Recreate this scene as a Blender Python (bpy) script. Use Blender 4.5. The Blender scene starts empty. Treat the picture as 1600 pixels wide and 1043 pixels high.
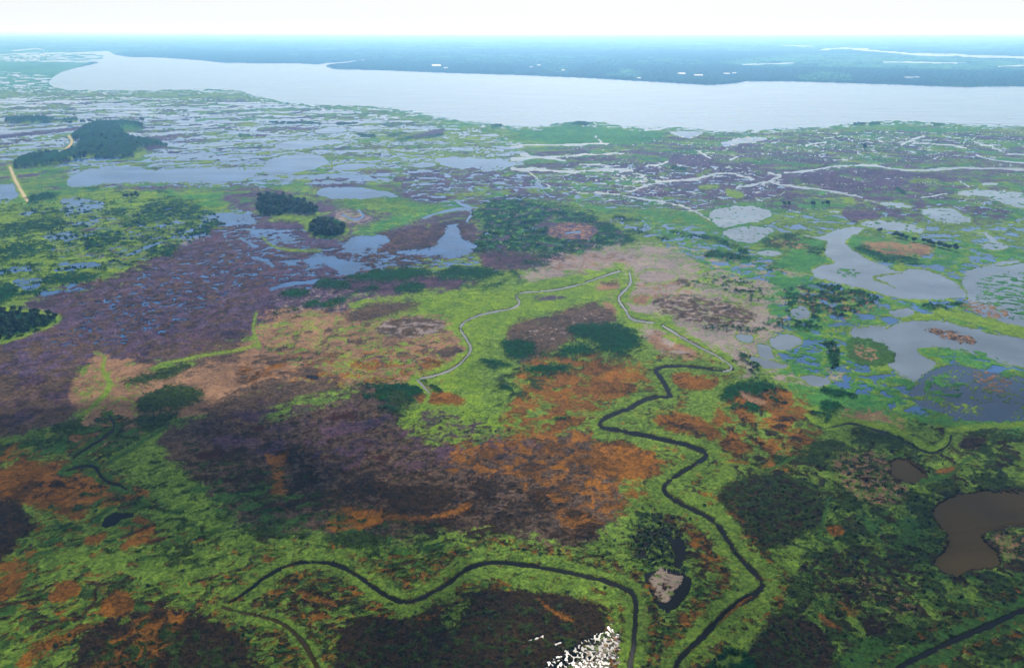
import bpy, math, random
import numpy as np
from mathutils import Vector

random.seed(7)
C = bpy.data.collections.new("marsh"); bpy.context.scene.collection.children.link(C)
sc = bpy.context.scene

# ------------------------------------------------------------------ camera, sky, sun, exposure
H = 350.0                    # height of the aircraft over the marsh, metres
FOC = 1250.0                 # focal length in units of 1/1600 of the picture width
PITCH = math.atan((521.5 - 44.0) / FOC)
cam = bpy.data.cameras.new("camera"); cam.lens = FOC / 1600 * 36; cam.sensor_width = 36
cam.clip_start = 1; cam.clip_end = 300000
co = bpy.data.objects.new("camera", cam); C.objects.link(co)
co.location = (0, 0, H); co.rotation_euler = (math.pi / 2 - PITCH, 0, 0)
sc.camera = co

SUN_EL, SUN_AZ = math.radians(43.5), math.radians(7.0)
S = Vector((math.sin(SUN_AZ) * math.cos(SUN_EL), math.cos(SUN_AZ) * math.cos(SUN_EL), math.sin(SUN_EL)))
sl = bpy.data.lights.new("sun", 'SUN'); sl.energy = 5.0; sl.angle = math.radians(0.5); sl.color = (1, 0.965, 0.90)
so = bpy.data.objects.new("sun", sl); C.objects.link(so); so.rotation_euler = S.to_track_quat('Z', 'Y').to_euler()

w = bpy.data.worlds.new("World"); sc.world = w; w.use_nodes = True
wn = w.node_tree.nodes; bgn = wn['Background']
sky = wn.new('ShaderNodeTexSky'); sky.sky_type = 'NISHITA'; sky.sun_disc = False
sky.sun_elevation = SUN_EL; sky.sun_rotation = SUN_AZ; sky.air_density = 1.0; sky.dust_density = 1.0; sky.ozone_density = 1.0
tc = wn.new('ShaderNodeTexCoord'); sx = wn.new('ShaderNodeSeparateXYZ'); w.node_tree.links.new(tc.outputs['Generated'], sx.inputs[0])
band = wn.new('ShaderNodeMapRange'); band.interpolation_type = 'SMOOTHERSTEP'; band.inputs['From Min'].default_value = -.02; band.inputs['From Max'].default_value = .17
band.inputs['To Min'].default_value = 1; band.inputs['To Max'].default_value = 0          # milky air low over the horizon
mixn = wn.new('ShaderNodeMix'); mixn.data_type = 'RGBA'; mixn.inputs['B'].default_value = (8.6, 8.9, 9.1, 1)
w.node_tree.links.new(sx.outputs['Z'], band.inputs['Value']); w.node_tree.links.new(band.outputs[0], mixn.inputs['Factor'])
w.node_tree.links.new(sky.outputs[0], mixn.inputs['A']); w.node_tree.links.new(mixn.outputs['Result'], bgn.inputs['Color']); bgn.inputs['Strength'].default_value = 0.08
sc.view_settings.view_transform = 'Standard'; sc.view_settings.look = 'None'
sc.view_settings.exposure = 0.45; sc.view_settings.gamma = 1.0
HAZE = 0.000094
HAZE_COL = (0.22, 0.52, 1.0)

# unseen clouds added above and ahead of the aircraft to shade the nearest ground
def added_shade_cloud(cx, cy, cz, rx, ry, rz, seed):
    rr = random.Random(seed); import bmesh
    bm = bmesh.new(); bmesh.ops.create_icosphere(bm, subdivisions=5, radius=1)
    from mathutils import noise
    for v in bm.verts:
        n_ = noise.fractal(v.co * 1.7 + Vector((seed, 0, 0)), 1, 2, 5); v.co *= 1 + .34 * n_
        v.co = Vector((v.co.x * rx, v.co.y * ry, (v.co.z if v.co.z > 0 else v.co.z * .4) * rz))
    me = bpy.data.meshes.new('added_shade_cloud'); bm.to_mesh(me); bm.free(); me.shade_smooth()
    m = bpy.data.materials.new('added_shade_cloud'); m.use_nodes = True; n = m.node_tree.nodes; l = m.node_tree.links
    n.remove(n['Principled BSDF']); d = n.new('ShaderNodeBsdfDiffuse'); d.inputs['Color'].default_value = (.85, .85, .85, 1); t = n.new('ShaderNodeBsdfTransparent'); mx = n.new('ShaderNodeMixShader')
    no = n.new('ShaderNodeTexNoise'); no.inputs['Scale'].default_value = .004; no.inputs['Detail'].default_value = 6; ge = n.new('ShaderNodeNewGeometry'); l.new(ge.outputs['Position'], no.inputs['Vector'])
    mr = n.new('ShaderNodeMapRange'); mr.inputs['From Min'].default_value = .3; mr.inputs['From Max'].default_value = .7; mr.inputs['To Min'].default_value = .04; mr.inputs['To Max'].default_value = .30
    l.new(no.outputs['Fac'], mr.inputs['Value']); l.new(mr.outputs[0], mx.inputs[0]); l.new(t.outputs[0], mx.inputs[1]); l.new(d.outputs[0], mx.inputs[2]); l.new(mx.outputs[0], n['Material Output'].inputs['Surface'])
    me.materials.append(m); o = bpy.data.objects.new('added_shade_cloud', me); C.objects.link(o); o.location = (cx, cy, cz); o['kind'] = 'structure'
for k_, (gx, gy, rx, ry) in enumerate([(-440, 400, 430, 300), (560, 420, 430, 340), (-330, 620, 200, 120)]):
    az_ = 1500 + 60 * k_; off = az_ / math.tan(SUN_EL)
    added_shade_cloud(gx + off * math.sin(SUN_AZ), gy + off * math.cos(SUN_AZ), az_, rx, ry, 60, 3 + k_)

# ------------------------------------------------------------------ ground survey geometry
cp, sp_ = math.cos(PITCH), math.sin(PITCH)
def to_ground(px, py, z=0.0):
    x = (np.asarray(px, float) - 800) / FOC; y = (521.5 - np.asarray(py, float)) / FOC
    t = (H - z) / (sp_ - y * cp)
    return t * x, t * (cp + y * sp_)

# gradient noise
rng = np.random.RandomState(3)
_perm = rng.permutation(4096); _ang = rng.rand(4096) * 2 * math.pi
_gx, _gy = np.cos(_ang), np.sin(_ang)
def gn(x, y, seed=0):
    xi = np.floor(x).astype(np.int64); yi = np.floor(y).astype(np.int64)
    fx = x - xi; fy = y - yi
    u = fx * fx * fx * (fx * (fx * 6 - 15) + 10); v = fy * fy * fy * (fy * (fy * 6 - 15) + 10)
    def g(a, b, dx, dy):
        h = _perm[(_perm[(a + seed * 131) & 4095] + b) & 4095]
        return _gx[h] * dx + _gy[h] * dy
    n00 = g(xi, yi, fx, fy); n10 = g(xi + 1, yi, fx - 1, fy)
    n01 = g(xi, yi + 1, fx, fy - 1); n11 = g(xi + 1, yi + 1, fx - 1, fy - 1)
    return (n00 * (1 - u) + n10 * u) * (1 - v) + (n01 * (1 - u) + n11 * u) * v
def fbm(x, y, seed=0, oc=4, rough=0.55):
    a, s, o = 1.0, 0.0, np.zeros_like(x)
    for k in range(oc):
        o += a * gn(x * 2 ** k, y * 2 ** k, seed + k * 17); s += a; a *= rough
    return o / s * 1.5

xs = np.arange(-140, 1741, 1.25)
ys = np.concatenate([np.arange(56, 150, 0.8), np.arange(150, 420, 0.95), np.arange(420, 1150, 1.15)])
PX, PY = np.meshgrid(xs, ys); NR, NC = PX.shape
GX, GY = to_ground(PX, PY)
R2 = np.hypot(GX, GY)
LU = (FOC * np.arctan2(GX, GY)).ravel(); LV = (FOC * np.log(R2 / 400)).ravel()   # log-range / bearing: isotropic on the ground
SIN = (H / np.hypot(R2, H)).ravel(); RNG = np.hypot(R2, H).ravel()
PXf, PYf = PX.ravel(), PY.ravel(); N = PXf.size
MPP = RNG / FOC                                   # metres per unit across

w1x, w1y = fbm(LU / 9, LV / 9, 1, 3), fbm(LU / 9, LV / 9, 2, 3)
w2x, w2y = fbm(LU / 34, LV / 34, 5, 4), fbm(LU / 34, LV / 34, 6, 4)
w3x, w3y = fbm(LU / 110, LV / 110, 9, 4), fbm(LU / 110, LV / 110, 10, 4)
VS = 0.25 + 0.75 * SIN
NR2 = fbm(LU / 12 + w1x, LV / 12 + w1y, 31, 5, .65)
NR3 = fbm(LU / 4.5, LV / 4.5, 41, 3, .7) * 3
NR1 = fbm(LU / 30 + w2x, LV / 30 + w2y, 21, 6, .7)

# ------------------------------------------------------------------ land cover classes
def lin(r, g, b):
    f = lambda c: (c / 255 / 12.92) if c < 10 else ((c / 255 + 0.055) / 1.055) ** 2.4
    return np.array([f(r), f(g), f(b)])
CL = {  # name: (colour a, colour b, height, lump)
    'G': (lin(126, 156, 56), lin(76, 104, 34), 0.5, 0.14),
    'E': (lin(66, 112, 42), lin(58, 76, 28), 0.5, 0.2),
    'Y': (lin(140, 168, 42), lin(92, 128, 38), 0.5, 0.15),
    'M': (lin(92, 150, 62), lin(52, 110, 56), 0.6, 0.35),
    'R': (lin(160, 104, 28), lin(84, 56, 16), 0.4, 0.16),
    'H': (lin(112, 90, 72), lin(64, 52, 42), 0.8, 0.7),
    'V': (lin(108, 88, 112), lin(68, 56, 80), 0.8, 1.2),
    'U': (lin(104, 76, 90), lin(50, 42, 58), 0.7, 0.8),
    'N': (lin(68, 50, 28), lin(28, 22, 13), 0.8, 0.8),
    'P': (lin(176, 136, 102), lin(120, 92, 72), 0.35, 0.1),
    'Q': (lin(178, 160, 150), lin(140, 128, 128), 0.35, 0.1),
    'D': (lin(16, 78, 28), lin(6, 42, 16), 2.6, 2.0),
    'K': (lin(62, 82, 26), lin(34, 46, 16), 1.4, 1.6),
    'F': (lin(26, 76, 30), lin(12, 44, 20), 11.0, 5.0),
    'T': (lin(226, 206, 160), lin(205, 186, 145), 0.8, 0.05),
    'X': (lin(186, 160, 136), lin(150, 124, 100), 0.3, 0.06),
    'B': (lin(72, 34, 18), lin(40, 20, 12), 0.15, 0.2),
    'W': (lin(20, 18, 14), lin(14, 12, 10), -0.7, 0.0),
}
KEYS = list(CL); KI = {k: i for i, k in enumerate(KEYS)}
WT = np.zeros((len(KEYS), N), np.float32); WT[KI['G']] = 1
WID = np.zeros(N, np.int32)            # which body of water
WNAMES = {}
_seed = [40]

def pts(s): return np.array([[float(v) for v in p.split(',')] for p in s.split()])
def sdf_poly(P, x, y):
    d = np.full(x.shape, 1e9); ins = np.zeros(x.shape, bool)
    n = len(P)
    for i in range(n):
        ax, ay = P[i]; bx, by = P[(i + 1) % n]
        ex, ey = bx - ax, by - ay; L = ex * ex + ey * ey + 1e-9
        t = np.clip(((x - ax) * ex + (y - ay) * ey) / L, 0, 1)
        d = np.minimum(d, (x - ax - t * ex) ** 2 + (y - ay - t * ey) ** 2)
        if ay != by:
            c = ((ay > y) != (by > y)) & (x < ex * (y - ay) / ey + ax)
            ins ^= c
    d = np.sqrt(d); return np.where(ins, -d, d)
def sdf_line(P, x, y, ws):
    d = np.full(x.shape, 1e9)
    for i in range(len(P) - 1):
        ax, ay = P[i]; bx, by = P[i + 1]
        ex, ey = bx - ax, by - ay; L = ex * ex + ey * ey + 1e-9
        t = np.clip(((x - ax) * ex + (y - ay) * ey) / L, 0, 1)
        d = np.minimum(d, np.hypot(x - ax - t * ex, y - ay - t * ey) - (ws[i] + (ws[i + 1] - ws[i]) * t) / 2)
    return d
def smooth_closed(P, rounds=2):
    for _ in range(rounds):
        Q = []
        for a, b in zip(P, np.roll(P, -1, 0)): Q += [a * .75 + b * .25, a * .25 + b * .75]
        P = np.array(Q)
    return P
def smooth_line(P, rounds=2):
    for _ in range(rounds):
        Q = [P[0]]
        for a, b in zip(P[:-1], P[1:]): Q += [a * .75 + b * .25, a * .25 + b * .75]
        P = np.array(Q + [P[-1]])
    return P

def _apply(cls, idx, m, name=None):
    WT[:, idx] *= (1 - m)
    WT[KI[cls], idx] += m
    if cls == 'W' and name:
        if name not in WNAMES: WNAMES[name] = len(WNAMES) + 1
        WID[idx[m > 0.02]] = WNAMES[name]

def paint(cls, s, wob=1.0, soft=None, cov=None, lam=22, ridge=None, line=None, fringe=None, fw=4, name=None, grow=0.0, streak=1.0, rag=None, oc=5):
    """cover one traced patch (or a ribbon) of ground with a class of growth or with water"""
    _seed[0] += 7; sd = _seed[0]
    P = pts(s)
    if line is not None:
        ws = [line] * len(P) if not isinstance(line, (list, tuple)) else list(np.interp(np.linspace(0, 1, len(P)), np.linspace(0, 1, len(line)), line))
        Pw = np.column_stack([P, ws]); Pw = smooth_line(Pw); P = Pw[:, :2]; ws = Pw[:, 2]
    elif wob > .35: P = smooth_closed(P, 2)
    soft = (1.0 if cls in 'WT' else (6.0 if wob >= .9 else 3.5)) if soft is None else soft
    mg = 22 * wob + soft + (fw if fringe else 0) + (max(ws) if line is not None else 0) + 6
    bb = (PXf > P[:, 0].min() - mg) & (PXf < P[:, 0].max() + mg) & (PYf > P[:, 1].min() - mg) & (PYf < P[:, 1].max() + mg)
    idx = np.nonzero(bb)[0]
    if not idx.size: return
    a1, a2, a3 = 4.0 * wob, 7.0 * wob, (14.0 * wob if wob > 1.3 else 0)
    if cls in 'DK': a2 *= 1.7; a3 = 8 * wob
    if line is not None: a1, a2, a3 = 1.2 * wob, 3.0 * wob, 0
    x = PXf[idx] + a1 * w1x[idx] + a2 * w2x[idx] + a3 * w3x[idx]
    y = PYf[idx] + (a1 * w1y[idx] + a2 * w2y[idx] + a3 * w3y[idx]) * VS[idx]
    d = (sdf_line(P, x, y, ws) if line is not None else sdf_poly(P, x, y)) - grow
    ext = math.sqrt(max(1, (P[:, 0].max() - P[:, 0].min()) * (P[:, 1].max() - P[:, 1].min())))
    if rag is None: rag = 0 if (line is not None or wob < .35) else (min(15, .22 * ext) if (cls == 'W' or ext < 120) else min(26, .13 * ext) if wob < .95 else min(46, .19 * ext)) * min(1, wob)
    if line is not None and cls in 'GEY' and max(ws) > 15: d = d + max(ws) * .45 * w2y[idx] + max(ws) * .2 * NR2[idx]
    if line is not None and cls == 'W': d = d + np.interp(np.arange(1), [0], [max(ws)])[0] * .55 * w2x[idx]
    if rag: d = d + rag * (0.45 + 0.55 * VS[idx]) * (NR2 if (cls == 'W' or ext < 120) else NR1)[idx]
    if cls not in 'WT': d = d + (2.2 if wob >= .9 else 1.2) * NR3[idx]
    if fringe:
        mf = np.clip(0.5 - (d - fw * (0.75 + 1.4 * w2x[idx])) / 2.0, 0, 1)
        _apply(fringe, idx, mf)
    m = np.clip(0.5 - d / soft, 0, 1)
    if cov is not None or ridge is not None:
        u, v = LU[idx] / lam + w2x[idx] * 0.9, LV[idx] / (lam * streak) + w2y[idx] * 0.9
        n = fbm(u, v, sd, oc, 0.6)
        if ridge is not None:
            r = np.abs(n); mm = np.clip((ridge - r) / 0.03 + 0.5, 0, 1)
        else:
            ins = d < 0
            th = np.quantile(n[ins], 1 - cov) if ins.any() else 0
            e = np.clip(-d / (lam * 0.5), -1, 1) * 0.06 - 0.03      # thinner towards the rim
            mm = np.clip((n - th + e) / (0.05 if cls == 'W' else 0.2) + 0.5, 0, 1)
        m = m * mm
    keep = m > 0.003
    _apply(cls, idx[keep], m[keep].astype(np.float32), name)

#MAPDATA
exec_map = None
# ============================ the far bank and beyond
ALL = '-200,40 1800,40 1800,1200 -200,1200'
paint('F', '-200,40 1800,40 1800,145 1100,140 -200,110', 0.3)
paint('M', '-200,76 200,80 100,100 -200,100', 0.3, cov=.75, lam=40)
paint('M', '1120,98 1250,84 1400,86 1600,96 1800,100 1800,112 1500,110 1300,105 1180,105', 0.3, cov=.8, lam=40)
paint('M', '430,86 700,80 1100,92 1100,104 700,98', 0.3, cov=.25, lam=30)
paint('M', '-200,60 1800,60 1800,80 -200,80', 0.3, cov=.3, lam=60)
paint('M', '940,119 970,108 1000,112 1000,122', .3, cov=.6, lam=20)
paint('M', '1240,122 1280,110 1330,118 1330,127 1260,127', .3, cov=.6, lam=16)
paint('M', '840,110 870,100 900,108 880,116', .3, cov=.4, lam=14)
LAKE = '-200,84 0,84 60,82 110,82 170,80 178,85 200,89 250,90 310,94 350,98 400,99 460,99 500,101 522,108 600,110 700,114 800,117 900,121 990,126 1060,130 1110,133 1150,130 1165,127 1230,127 1300,129 1400,132 1500,136 1590,135 1800,138 1800,199 1600,198 1540,197 1480,193 1430,190 1390,188 1350,192 1300,197 1240,202 1200,203 1160,206 1120,207 1095,203 1060,199 1040,200 1030,204 1000,201 970,196 940,191 900,190 870,192 855,198 830,200 800,199 770,194 735,189 700,187 680,184 660,178 640,174 615,171 600,168 560,166 500,164 450,163 430,156 405,152 385,146 370,141 300,140 220,141 160,141 110,141 85,137 76,130 84,120 96,113 120,106 155,98 80,97 0,96 -200,96'
paint('G', '-200,136 1800,136 1800,1200 -200,1200', 0.1)
paint('M', '-200,90 160,90 90,120 80,140 -200,142', 0.2)
paint('W', LAKE, 0.16, name='lake')
paint('W', '500,102 530,99 560,95 590,91', .2, line=[4, 2, 1.5], name='inlet')
paint('W', '1280,79 1310,75 1345,77 1400,83 1450,86 1500,87 1560,89 1620,91 1800,95', .2, line=[2, 4, 5, 4], name='far river')
paint('W', '1160,101 1200,100 1240,99', .2, line=1.5, name='far river')
paint('W', '1220,71 1270,73', .2, line=1.5, name='far river')
paint('W', '1380,97 1420,97 1450,98 1510,99', .3, line=2, name='far river')
paint('W', '1560,104 1610,102 1700,103', .3, line=2, name='far river')
paint('W', '20,79 60,76 68,79', .3, line=2, name='far river')
# ============================ upper marsh
paint('M', '-200,137 1800,185 1800,345 1200,340 800,330 -200,340', 1, cov=.7, lam=60)
paint('Y', '-200,137 420,150 800,195 1500,190 1800,200 1800,345 1200,340 800,330 -200,340', 1, cov=.26, lam=70, streak=.45)
paint('W', '-200,110 90,112 80,140 -200,137', .5, cov=.3, lam=26, name='marsh water')
paint('V', '-200,150 400,150 700,200 820,240 800,300 400,300 -200,300', 1, cov=.3, lam=90, streak=.5)
paint('V', '780,235 1000,215 1300,205 1800,205 1800,330 1250,330 1000,330 780,310', 1, cov=.5, lam=80, streak=.5)
paint('V', '1040,262 1200,250 1260,290 1200,318 1080,312 940,300 1040,285', .8, cov=.8, lam=30)
paint('V', '1240,260 1340,262 1440,268 1400,300 1340,308 1250,290', .8, cov=.85, lam=30)
paint('V', '520,272 600,262 620,268 580,282 540,300 470,290', .8)
paint('V', '220,200 320,205 330,225 230,245 230,225', .8, cov=.7, lam=24)
paint('M', '830,196 960,193 1040,203 1030,225 900,228 820,220', .6)
paint('W', '-200,146 420,156 640,185 820,215 830,262 640,285 420,292 300,290 110,292 100,250 -200,260', 1, cov=.62, lam=100, streak=.4, oc=3, name='marsh water')
paint('Y', '-200,137 430,150 640,180 800,215 800,262 640,290 -200,290', 1, cov=.13, lam=60, streak=.4); paint('V', '-200,140 430,150 640,180 800,215 800,262 -200,262', 1, cov=.05, lam=30, streak=.5)
paint('Y', '430,200 800,220 800,270 600,268 430,250', 1, ridge=.05, lam=30)
paint('W', '1160,205 1600,205 1600,250 1200,250', 1, cov=.06, lam=16, name='marsh water')
paint('W', '820,250 1250,262 1200,330 830,325', 1, cov=.14, lam=16, name='marsh water')
paint('W', '1180,325 1360,330 1600,300 1800,300 1800,420 1540,420 1420,400 1380,360 1190,370', 1, cov=.22, lam=24, name='marsh water')
paint('Y', '560,200 800,205 800,228 600,225', 1, cov=.5, lam=24)
paint('W', LAKE, 0.16, name='lake'); paint('Y', '900,194 1000,205 1200,208 1350,197 1500,198', .5, line=3, cov=.5, lam=14)
SH = '-100,138 70,140 160,143 300,141 372,142 405,153 450,164 560,167 600,169 660,179 700,188 770,195 830,201 870,193 940,192 1000,201 1060,200 1120,208 1200,204 1300,198 1390,189 1480,194 1600,199 1750,200'
paint('M', SH, .8, line=5, cov=.5, lam=12); paint('W', SH, 1.2, line=9, cov=.3, lam=20, streak=.5, name='lake'); paint('M', '-200,80 60,82 170,84 150,100 -200,100', .6, cov=.5, lam=30, streak=.4)
# individual upper pools and streams
for s in ['430,226 455,220 520,218 545,222 500,228 455,235 432,231', '410,258 430,245 480,238 505,245 515,253 500,262 440,275 408,270',
          '520,258 560,255 590,258 560,265 520,268', '490,205 510,198 540,200 545,206 500,210', '105,292 108,276 135,265 180,258 210,258 235,268 290,262 400,262 400,280 330,286 260,284 190,284 130,292',
          '620,268 680,262 700,268 640,276', '640,258 660,252 690,256 660,264', '675,248 720,244 780,250 830,256 780,262 730,268 690,258',
          '-200,292 0,288 25,285 34,306 0,320 -200,330', '-200,158 0,156 45,153 50,158 0,164 -200,166']:
    paint('W', s, .7, fringe='Y', fw=1.5, name='marsh pool')
paint('W', '-150,214 0,208 60,202 130,198', .4, line=[3, 5], name='marsh channel')
paint('V', '0,214 60,208 125,200', .4, line=5)
paint('W', '492,300 510,292 560,291 620,303 625,308 600,308 540,312 505,308', .7, name='marsh pool')
paint('V', '630,298 680,300 700,318 650,318 625,308', .7, cov=.8)
paint('W', '1040,206 1070,205 1100,206 1090,212 1075,218 1055,210', 1, name='marsh pool')
paint('W', '1125,222 1160,215 1200,213 1190,222 1150,225 1130,230', 1, name='marsh pool')
paint('W', '860,222 1000,212 1300,204 1800,206 1800,332 1300,330 1000,322 860,300', 1, ridge=.014, lam=75, streak=.55, oc=3, name='tidal channel')
paint('W', '1000,206 1800,202 1800,262 1100,262', 1, ridge=.010, lam=38, streak=.6, oc=3, name='tidal channel')
for s, wd in [('800,228 840,226 900,227 930,224 950,225', 4), ('930,212 938,222 950,226', 2), ('800,248 860,246 920,241 975,240', [7, 4, 3]), ('815,242 860,248 880,250', 5),
              ('800,264 850,265 900,269 950,263 985,266 1005,274 1008,279', [9, 5, 6, 4]), ('905,256 950,257 952,264', 3), ('1010,258 1030,257 1045,252', 3), ('985,299 1010,289 1030,286', 3),
              ('1025,284 1050,283 1085,280 1112,272 1140,270 1165,276 1180,280', [5, 3, 3]), ('1150,292 1170,291 1200,283 1225,275 1200,270', [3, 5, 4]), ('1225,270 1265,267 1300,260 1350,257 1400,265 1440,267 1500,262 1560,263 1620,267 1760,272', [3, 4, 5, 4]),
              ('1205,285 1240,292 1290,297 1340,306 1375,318', [4, 4, 2]), ('825,268 845,282 862,296', 2), ('930,300 990,308 1030,314 1060,320 1095,333 1118,350', [3, 2, 4, 3]),
              ('1408,225 1425,218 1442,213', [5, 4]), ('1425,224 1480,226 1510,231', 2), ('1550,232 1580,240 1620,242', 3), ('1525,242 1560,252 1620,256', 3), ('1520,218 1530,225 1550,228', 3),
              ('1090,235 1105,245 1110,248', 3), ('1140,250 1150,246', 3), ('1260,227 1290,222', 3), ('1060,330 1100,328', 2), ('1300,250 1325,250', 3), ('1340,238 1348,243', 3), ('1380,222 1374,219', 3),
              ('1440,310 1480,302', 3), ('1500,283 1515,293', 3), ('1535,288 1555,288', 4)]:
    paint('W', s, 2.2, line=([max(2.0, a * .7) for a in wd] if isinstance(wd, list) else max(2.0, wd * .65)),  name='tidal channel')
paint('Y', '1090,290 1130,288 1120,296 1090,297', .6); paint('Y', '1128,294 1165,300 1160,312 1140,308', .6); paint('Y', '1090,275 1110,266', .6, line=3)
paint('D', '1050,262 1070,265', .5, line=4); paint('D', '1402,296 1412,302', .5, line=6)
# mangrove-dark strips in the upper marsh
for s in ['600,212 630,206 640,208 610,214', '613,219 650,212 690,206 695,212 660,216 625,221', '520,192 560,190 562,193 530,194', '560,210 585,213', '765,197 785,193 785,199 768,200', '420,190 500,190 500,193 430,193',
          '8,184 40,184 82,184 82,191 40,192 10,190', '86,188 120,186', '895,191 925,190 925,195 895,196', '1335,194 1350,193', '1360,194 1372,193', '1458,192 1477,194 1477,196 1456,195', '205,206 222,203 222,207', '245,228 260,224 262,228', '375,212 388,212']:
    P_ = s.split()
    if len(P_) == 2: paint('D', s, .5, line=4)
    else: paint('D', s, .5)
paint('V', '640,214 690,200 700,206 650,216', .6)
# the big wood at the upper left
paint('F', '20,262 30,250 55,240 100,237 120,230 130,222 112,214 120,205 150,190 180,189 220,192 222,196 190,202 200,215 230,219 258,222 250,228 225,232 210,246 180,246 150,244 120,246 95,255 50,262', .7, name=None)
paint('F', '8,186 40,184 82,184 82,190 40,192 10,190', .5)
paint('Y', '208,246 216,238 232,232 226,240 216,248', .5); paint('M', '185,198 225,200 224,203 190,204', .4)
paint('T', '16,262 22,278 32,297 42,313', .3, line=[4, 5, 5], fringe='Y', fw=4)
paint('T', '108,213 114,221 106,232 94,238', .3, line=4, fringe='M', fw=2)
# ============================ left, middle distance
paint('D', '-200,290 20,322 120,308 240,300 330,318 330,345 370,352 300,400 225,430 170,435 100,445 60,470 -200,470', 1, cov=.35, lam=36)
paint('Y', '-200,300 30,322 150,300 220,300 290,310 310,330 220,350 200,395 250,425 170,435 60,445 -200,440', 1, cov=.72, lam=40)
paint('V', '60,340 280,320 300,400 100,430', 1, cov=.14, lam=24)
for s in ['92,312 110,308 140,311 165,317 160,330 120,337 90,333 98,320', '108,352 140,342 160,343 155,350 125,356', '60,368 90,362 125,364 152,368 140,377 80,377', '-200,430 0,422 25,417 66,416 62,422 0,429 -200,440',
          '82,421 120,411 160,410 155,418 85,425', '20,435 65,432 69,445 45,455 25,448', '235,353 270,345 297,346 250,357', '310,338 345,330 385,338 402,350 375,356 340,350 320,352', '40,328 90,326 60,334 20,338',
          '20,350 60,342 50,348 25,352']:
    paint('W', s, .8, fringe='Y', fw=2, name='marsh pool')
paint('W', '200,398 235,386 260,374 300,360', .6, line=[6, 4, 6], name='marsh channel')
paint('W', '220,430 275,410 280,402', .6, line=[8, 4], name='marsh channel')
paint('W', '285,372 320,365 345,380 330,395 300,402 275,404 283,390', .8, name='marsh pool')
paint('Q', '285,372 320,365 345,380 330,395 300,402 275,404 283,390', .8, cov=.35, lam=12)
paint('W', '55,458 110,440 170,437 175,446 110,462 60,468', .9, cov=.7, lam=18, name='marsh pool')
for s in ['20,352 90,337 112,352 90,365 -200,380 -200,362', '45,330 88,325 60,333', '-200,386 0,385 60,377 88,385 60,398 20,406 0,415 -200,430', '100,378 160,362 205,362 192,378 150,396 130,390 140,380',
          '225,318 288,314 325,330 310,336 240,350 200,357 188,352 218,338', '222,400 250,385 292,391 296,396 255,413 225,411 238,400', '65,432 130,424 165,430 130,443 65,446', '-200,440 0,444 20,440 32,465 0,476 -200,500',
          '196,426 210,416 223,425 205,434', '300,356 340,345 362,350 330,360 305,362', '42,306 85,300 95,308 60,318 40,320', '160,334 190,325 215,330 180,342', '120,295 160,290 150,298', '75,403 90,400', '188,414 202,412', '60,404 90,396 86,401']:
    P_ = s.split(); paint('D', s, .8, line=(4 if len(P_) == 2 else None))
paint('D', '-200,310 60,318 240,305 330,325 360,352 290,405 170,432 60,445 -200,450', 1, cov=.18, lam=20, streak=.6); paint('Y', '-200,310 60,318 240,305 330,325 340,345 280,400 170,432 60,445 -200,450', 1, cov=.16, lam=13, streak=.6); paint('W', '60,330 330,320 390,350 300,400 80,440', 1, cov=.08, lam=18, streak=.6, name='marsh pool')
# ============================ the broad purple heath
paint('U', '20,480 110,452 170,436 230,410 290,388 330,358 420,345 470,362 520,388 560,366 640,345 750,340 790,380 740,402 640,415 560,430 450,470 425,495 400,530 330,548 290,565 215,580 160,560 130,562 150,640 60,680 -200,720 -200,540 60,515', 1.2)
paint('H', '-200,560 60,515 200,520 300,540 215,580 130,562 150,640 60,680 -200,720', 1.5)
paint('U', '-200,540 300,500 300,560 0,690 -200,690', 1.5, cov=.2, lam=50)
paint('H', '150,440 400,350 560,370 740,345 740,400 450,465 330,540 100,520 60,480', 1, cov=.4, lam=14); paint('N', '150,440 400,350 740,345 740,400 450,465 330,540 60,480', 1, cov=.12, lam=10)
paint('V', '330,285 480,300 560,330 640,340 720,320 800,330 740,345 640,352 560,372 500,400 420,360 380,345', 1, cov=.75, lam=40); paint('V', '600,262 830,262 820,320 620,322', 1, cov=.6, lam=34); paint('W', '620,268 860,265 850,325 640,325', 1, cov=.22, lam=18, name='marsh water')
paint('W', '340,335 560,372 640,400 560,440 420,445 400,400 350,370 260,380', 1, cov=.3, lam=30, streak=.6, name='marsh water'); paint('Q', '530,325 570,335 590,345 550,352 520,340', .8, cov=.6, lam=10); paint('W', '330,318 400,330 420,350 380,352', .8, cov=.5, lam=22, name='marsh water')
paint('U', '400,425 560,425 700,430 760,440 720,455 640,462 560,480 540,510 440,505 400,520', 1); paint('Q', '425,450 560,452 600,465 540,480 530,505 440,500', 1, cov=.3, lam=16); paint('V', '425,450 560,452 600,465 540,500 440,500', 1, cov=.35, lam=14)
paint('W', '400,440 520,400 640,405 760,400 800,425 700,430 560,432 440,470', 1, cov=.3, lam=22, streak=.6, name='marsh water')
paint('V', '60,480 150,450 380,350 560,370 560,420 430,500 250,560 0,600 -100,560', 1, cov=.3, lam=24); paint('W', '60,500 380,360 420,440 240,540 60,560', 1, cov=.035, lam=22, streak=.7, name='marsh pool'); paint('W', '150,450 380,360 440,420 250,520 120,540', 1, cov=.07, lam=13, name='marsh water')
paint('H', '-200,690 0,688 120,630 150,575 250,600 250,560 420,560 420,600 300,640 200,640', 1, cov=.3, lam=30)
paint('H', '330,540 400,530 440,560 430,600 380,615 310,612 250,600 300,575', 1)
paint('W', '380,352 430,358 462,370 445,378 420,386 400,372', 1, cov=.7, lam=20, name='marsh pool')
for s in ['530,384 560,365 600,365 615,378 580,385 560,398 545,394', '620,391 680,388 690,370 700,352 715,350 720,375 750,380 738,398 700,404 660,398 625,399', '455,410 490,400 510,395 530,405 560,410 566,420 545,434 530,430 520,415 480,410']:
    paint('W', s, 1, name='marsh pool')
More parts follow.
